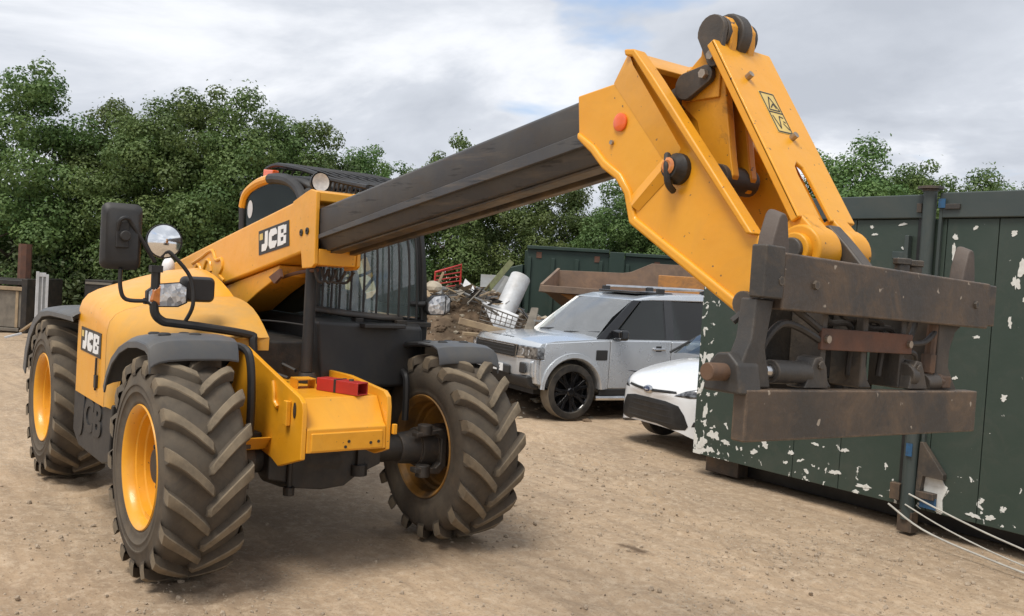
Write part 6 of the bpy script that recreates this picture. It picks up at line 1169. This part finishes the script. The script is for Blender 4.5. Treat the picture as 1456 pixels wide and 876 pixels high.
def tree_proto(seed, H, Rr, nlobe, nleaf, low=0.12):
    rng = np.random.default_rng(seed); rr = random.Random(seed)
    b = MB(); tips = []
    def limb(p, d, ln, r, lev):
        pts = [p]; q = p.copy(); dd = d.copy()
        for k in range(4):
            dd = (dd + Vector((rr.uniform(-.22, .22), rr.uniform(-.22, .22), rr.uniform(-.05, .2)))).normalized(); q = q + dd*ln/4; pts.append(q.copy())
        rs = []
        for i, c in enumerate(pts):
            tg = (pts[min(i+1, 4)]-pts[max(i-1, 0)]).normalized(); u = tg.orthogonal().normalized(); v = tg.cross(u); ra = r*(1-0.17*i)
            rs.append([c+(u*math.cos(2*pi*k/6)+v*math.sin(2*pi*k/6))*ra for k in range(6)])
        b.rings(rs); tips.append(pts[-1])
        if lev < 2:
            for k in range(3 if lev else 6):
                s = pts[rr.choice((2, 3, 4)) if lev else rr.choice((1, 2, 3, 4))]; a_ = rr.random()*2*pi; limb(s, (dd*0.5 + Vector((math.cos(a_), math.sin(a_), rr.uniform(0.1, 0.7)))).normalized(), ln*rr.uniform(0.45, 0.62), r*0.45, lev+1)
    limb(Vector((0, 0, -0.1)), Vector((0, 0, 1)), H*0.42, 0.13, 0)
    trunk = b.build('trunk', 'bark', None)
    # lobes over an uneven crown
    cs = []; 
    for k in range(nlobe):
        h = rng.uniform(low, 1.0); prof = max(0.12, math.sin(pi*min(1, (h*0.80+0.16)))**0.7); a_ = rng.uniform(0, 2*pi); r_ = Rr*prof*math.sqrt(rng.uniform(0.12, 1))*rng.uniform(0.75, 1.1)
        cs.append((r_*math.cos(a_), r_*math.sin(a_), h*H*rng.uniform(0.9, 1.04), rng.uniform(0.32, 0.75)*(1.1-0.45*h)))
    cs = np.array(cs); wts = cs[:, 3]**2; pick = rng.choice(nlobe, nleaf, p=wts/wts.sum()); d = rng.normal(size=(nleaf, 3)); d /= np.linalg.norm(d, axis=1)[:, None]
    rad = cs[pick, 3][:, None]*rng.uniform(0.45, 1.08, (nleaf, 1))**0.6; P = cs[pick, :3] + d*rad*np.array([1, 1, 0.8])
    # stray sprigs beyond the lobes
    ns = nleaf//22; k = rng.choice(nleaf, ns); P[k] += d[k]*rng.uniform(0.05, 0.22, (ns, 1)) + np.array([0, 0, 0.08])
    P[:, 2] = np.maximum(P[:, 2], 0.12)
    Nn = d*0.95 + rng.normal(size=(nleaf, 3))*0.40 + np.array([0, 0, 0.35]); Nn /= np.linalg.norm(Nn, axis=1)[:, None]
    lt = rng.uniform(0, 1, nlobe); tone = np.clip(lt[pick]*0.65 + rng.uniform(-0.2, 0.3, nleaf), 0, 1)
    return trunk.data, quads_mesh('crown', P, Nn, 0.053, tone, 'leaf', rng), trunk
PROT = [tree_proto(11, 6.2, 2.1, 130, 52000), tree_proto(23, 6.2, 1.8, 110, 46000), tree_proto(37, 6.2, 2.4, 150, 58000), tree_proto(41, 6.2, 1.6, 60, 20000, 0.25)]
for t_ in PROT: bpy.data.objects.remove(t_[2])
ordn = ['leftmost tall bushy tree at the edge of the yard', 'second bushy tree from the left, domed, above the timber bin', 'third tree from the left, lower, behind the white door frame', 'tall tree behind the big square mirror', 'round topped tree behind the convex mirror', 'leafy tree standing left of the cab roof', 'tree with sloping crown right behind the cab roof', 'thin topped tree between cab roof and boom', 'low tree behind the boom just right of the cab', 'bushy tree whose tip shows above the middle of the boom', 'tree below the boom behind the spoil heap', 'dense tree behind the green waste container', 'tree behind the boom head and the tipper skip', 'tree hidden mostly by the boom head above the skip', 'first tree right of the boom head over the green container', 'tallest sprawling tree over the green container beside the tilt link', 'middle tree of those above the container post', 'tree right of the container post above its roof', 'rightmost tree above the end of the green container', 'low tree filling the gap between the first two trees right of the boom head', 'low tree directly behind the container post', 'low tree between the post and the rightmost tree']
TS = [(-12.9, 24.0, 6.55, 0), (-11.2, 25.0, 5.95, 1), (-9.6, 24.0, 5.75, 2), (-8.5, 24.0, 6.25, 0), (-6.9, 23.6, 6.05, 2), (-5.5, 24.5, 5.65, 1), (-4.2, 25.5, 5.2, 0), (-3.0, 26.0, 4.75, 3), (-1.9, 26.0, 5.75, 3), (-0.2, 25.5, 5.0, 1), (1.3, 25.0, 4.6, 0), (2.7, 24.5, 4.5, 2), (4.2, 24.5, 4.6, 1), (5.7, 25.0, 4.7, 0), (7.3, 24.5, 5.0, 3), (8.9, 24.5, 5.95, 2), (10.7, 25.0, 5.6, 0), (12.6, 25.0, 5.4, 2), (14.4, 25.0, 5.5, 1), (9.9, 26.2, 5.3, 1), (11.7, 26.2, 5.25, 0), (13.6, 26.2, 5.3, 2)]
for i, ((u, d, h, k), lb) in enumerate(zip(TS, ordn)):
    x, y = plan(u, d); t_ = thing('broadleaf_tree', lb, 'tree', (x, y, -0.05), i*2.4+1, 'trees along the far side of the yard'); sc = h/6.35; t_.scale = (sc*1.0, sc*1.0, sc)
    link('trunk', PROT[k][0], t_); link('crown', PROT[k][1], t_)
# bank of shrubs under and behind the trees
def thicket(name, n, ulo, uhi, dlo, dhi, zmax, size, mat, seed):
    rng = np.random.default_rng(seed); m_ = n//90; u = rng.uniform(ulo, uhi, m_); d = rng.uniform(dlo, dhi, m_); z = rng.uniform(0.05, 1, m_)*zmax*(0.75+0.25*np.sin(u*1.3+d)); r_ = rng.uniform(0.3, 0.7, m_)
    pick = rng.integers(0, m_, n); v = rng.normal(size=(n, 3)); v /= np.linalg.norm(v, axis=1)[:, None]; f = np.array([math.cos(VIEW), math.sin(VIEW)]); r2 = np.array([f[1], -f[0]])
    xy = np.array([CAM.x, CAM.y]) + u[:, None]*r2 + d[:, None]*f; P = np.concatenate([xy[pick], z[pick][:, None]], 1) + v*r_[pick][:, None]*rng.uniform(0.5, 1.05, (n, 1)); P[:, 2] = np.maximum(P[:, 2], 0.03)
    Nn = v*0.7 + rng.normal(size=(n, 3))*0.5 + np.array([0, 0, 0.4]); Nn /= np.linalg.norm(Nn, axis=1)[:, None]; tn = rng.uniform(0, 1, m_)
    tag(link(name, quads_mesh(name, P, Nn, size, np.clip(tn[pick]*0.7+rng.uniform(-.2, .2, n), 0, 1), mat, rng)), kind='stuff')
thicket('undergrowth', 52000, -17, 17, 22.6, 24.2, 1.7, 0.075, 'leaf_under', 3)
thicket('undergrowth', 60000, -19, 19, 26.5, 29.5, 3.6, 0.12, 'leaf_under', 4)

# ------------------------------------------------------------------ every loose piece of these kinds becomes an object of its own
def split_loose(o):
    bm = bmesh.new(); bm.from_mesh(o.data); bm.verts.ensure_lookup_table(); seen = set(); isl = []
    for v in bm.verts:
        if v.index in seen: continue
        st_ = [v]; seen.add(v.index); g_ = []
        while st_:
            q = st_.pop(); g_.append(q.index)
            for e_ in q.link_edges:
                w_ = e_.other_vert(q)
                if w_.index not in seen: seen.add(w_.index); st_.append(w_)
        isl.append(set(g_))
    if len(isl) > 1:
        for g_ in isl[1:]:
            b2 = bm.copy(); b2.verts.ensure_lookup_table(); bmesh.ops.delete(b2, geom=[v for v in b2.verts if v.index not in g_], context='VERTS')
            me = o.data.copy(); b2.to_mesh(me); b2.free(); c = o.copy(); c.data = me; COL.objects.link(c)
        bmesh.ops.delete(bm, geom=[v for v in bm.verts if v.index not in isl[0]], context='VERTS'); bm.to_mesh(o.data)
    bm.free()
for o in list(COL.objects):
    if o.type == 'MESH' and o.data.users == 1 and o.name.split('.')[0] in ('collar_plate', 'pivot_pin', 'collar_bridge', 'hinge_block', 'stop_block', 'bolt', 'bolt_hole', 'plug', 'hinge_strap', 'blue_paint_patch', 'stud', 'skid_runner', 'rib', 'slot', 'head_web', 'front_flange', 'post_flange', 'rust_patch', 'fixing_dimple', 'pressed_rib', 'hose', 'hose_loop', 'guard_fin', 'wiper', 'wiper_arm', 'hose_coupling', 'top_rail', 'link_boss', 'latch_bracket', 'lamp_arm'): split_loose(o)
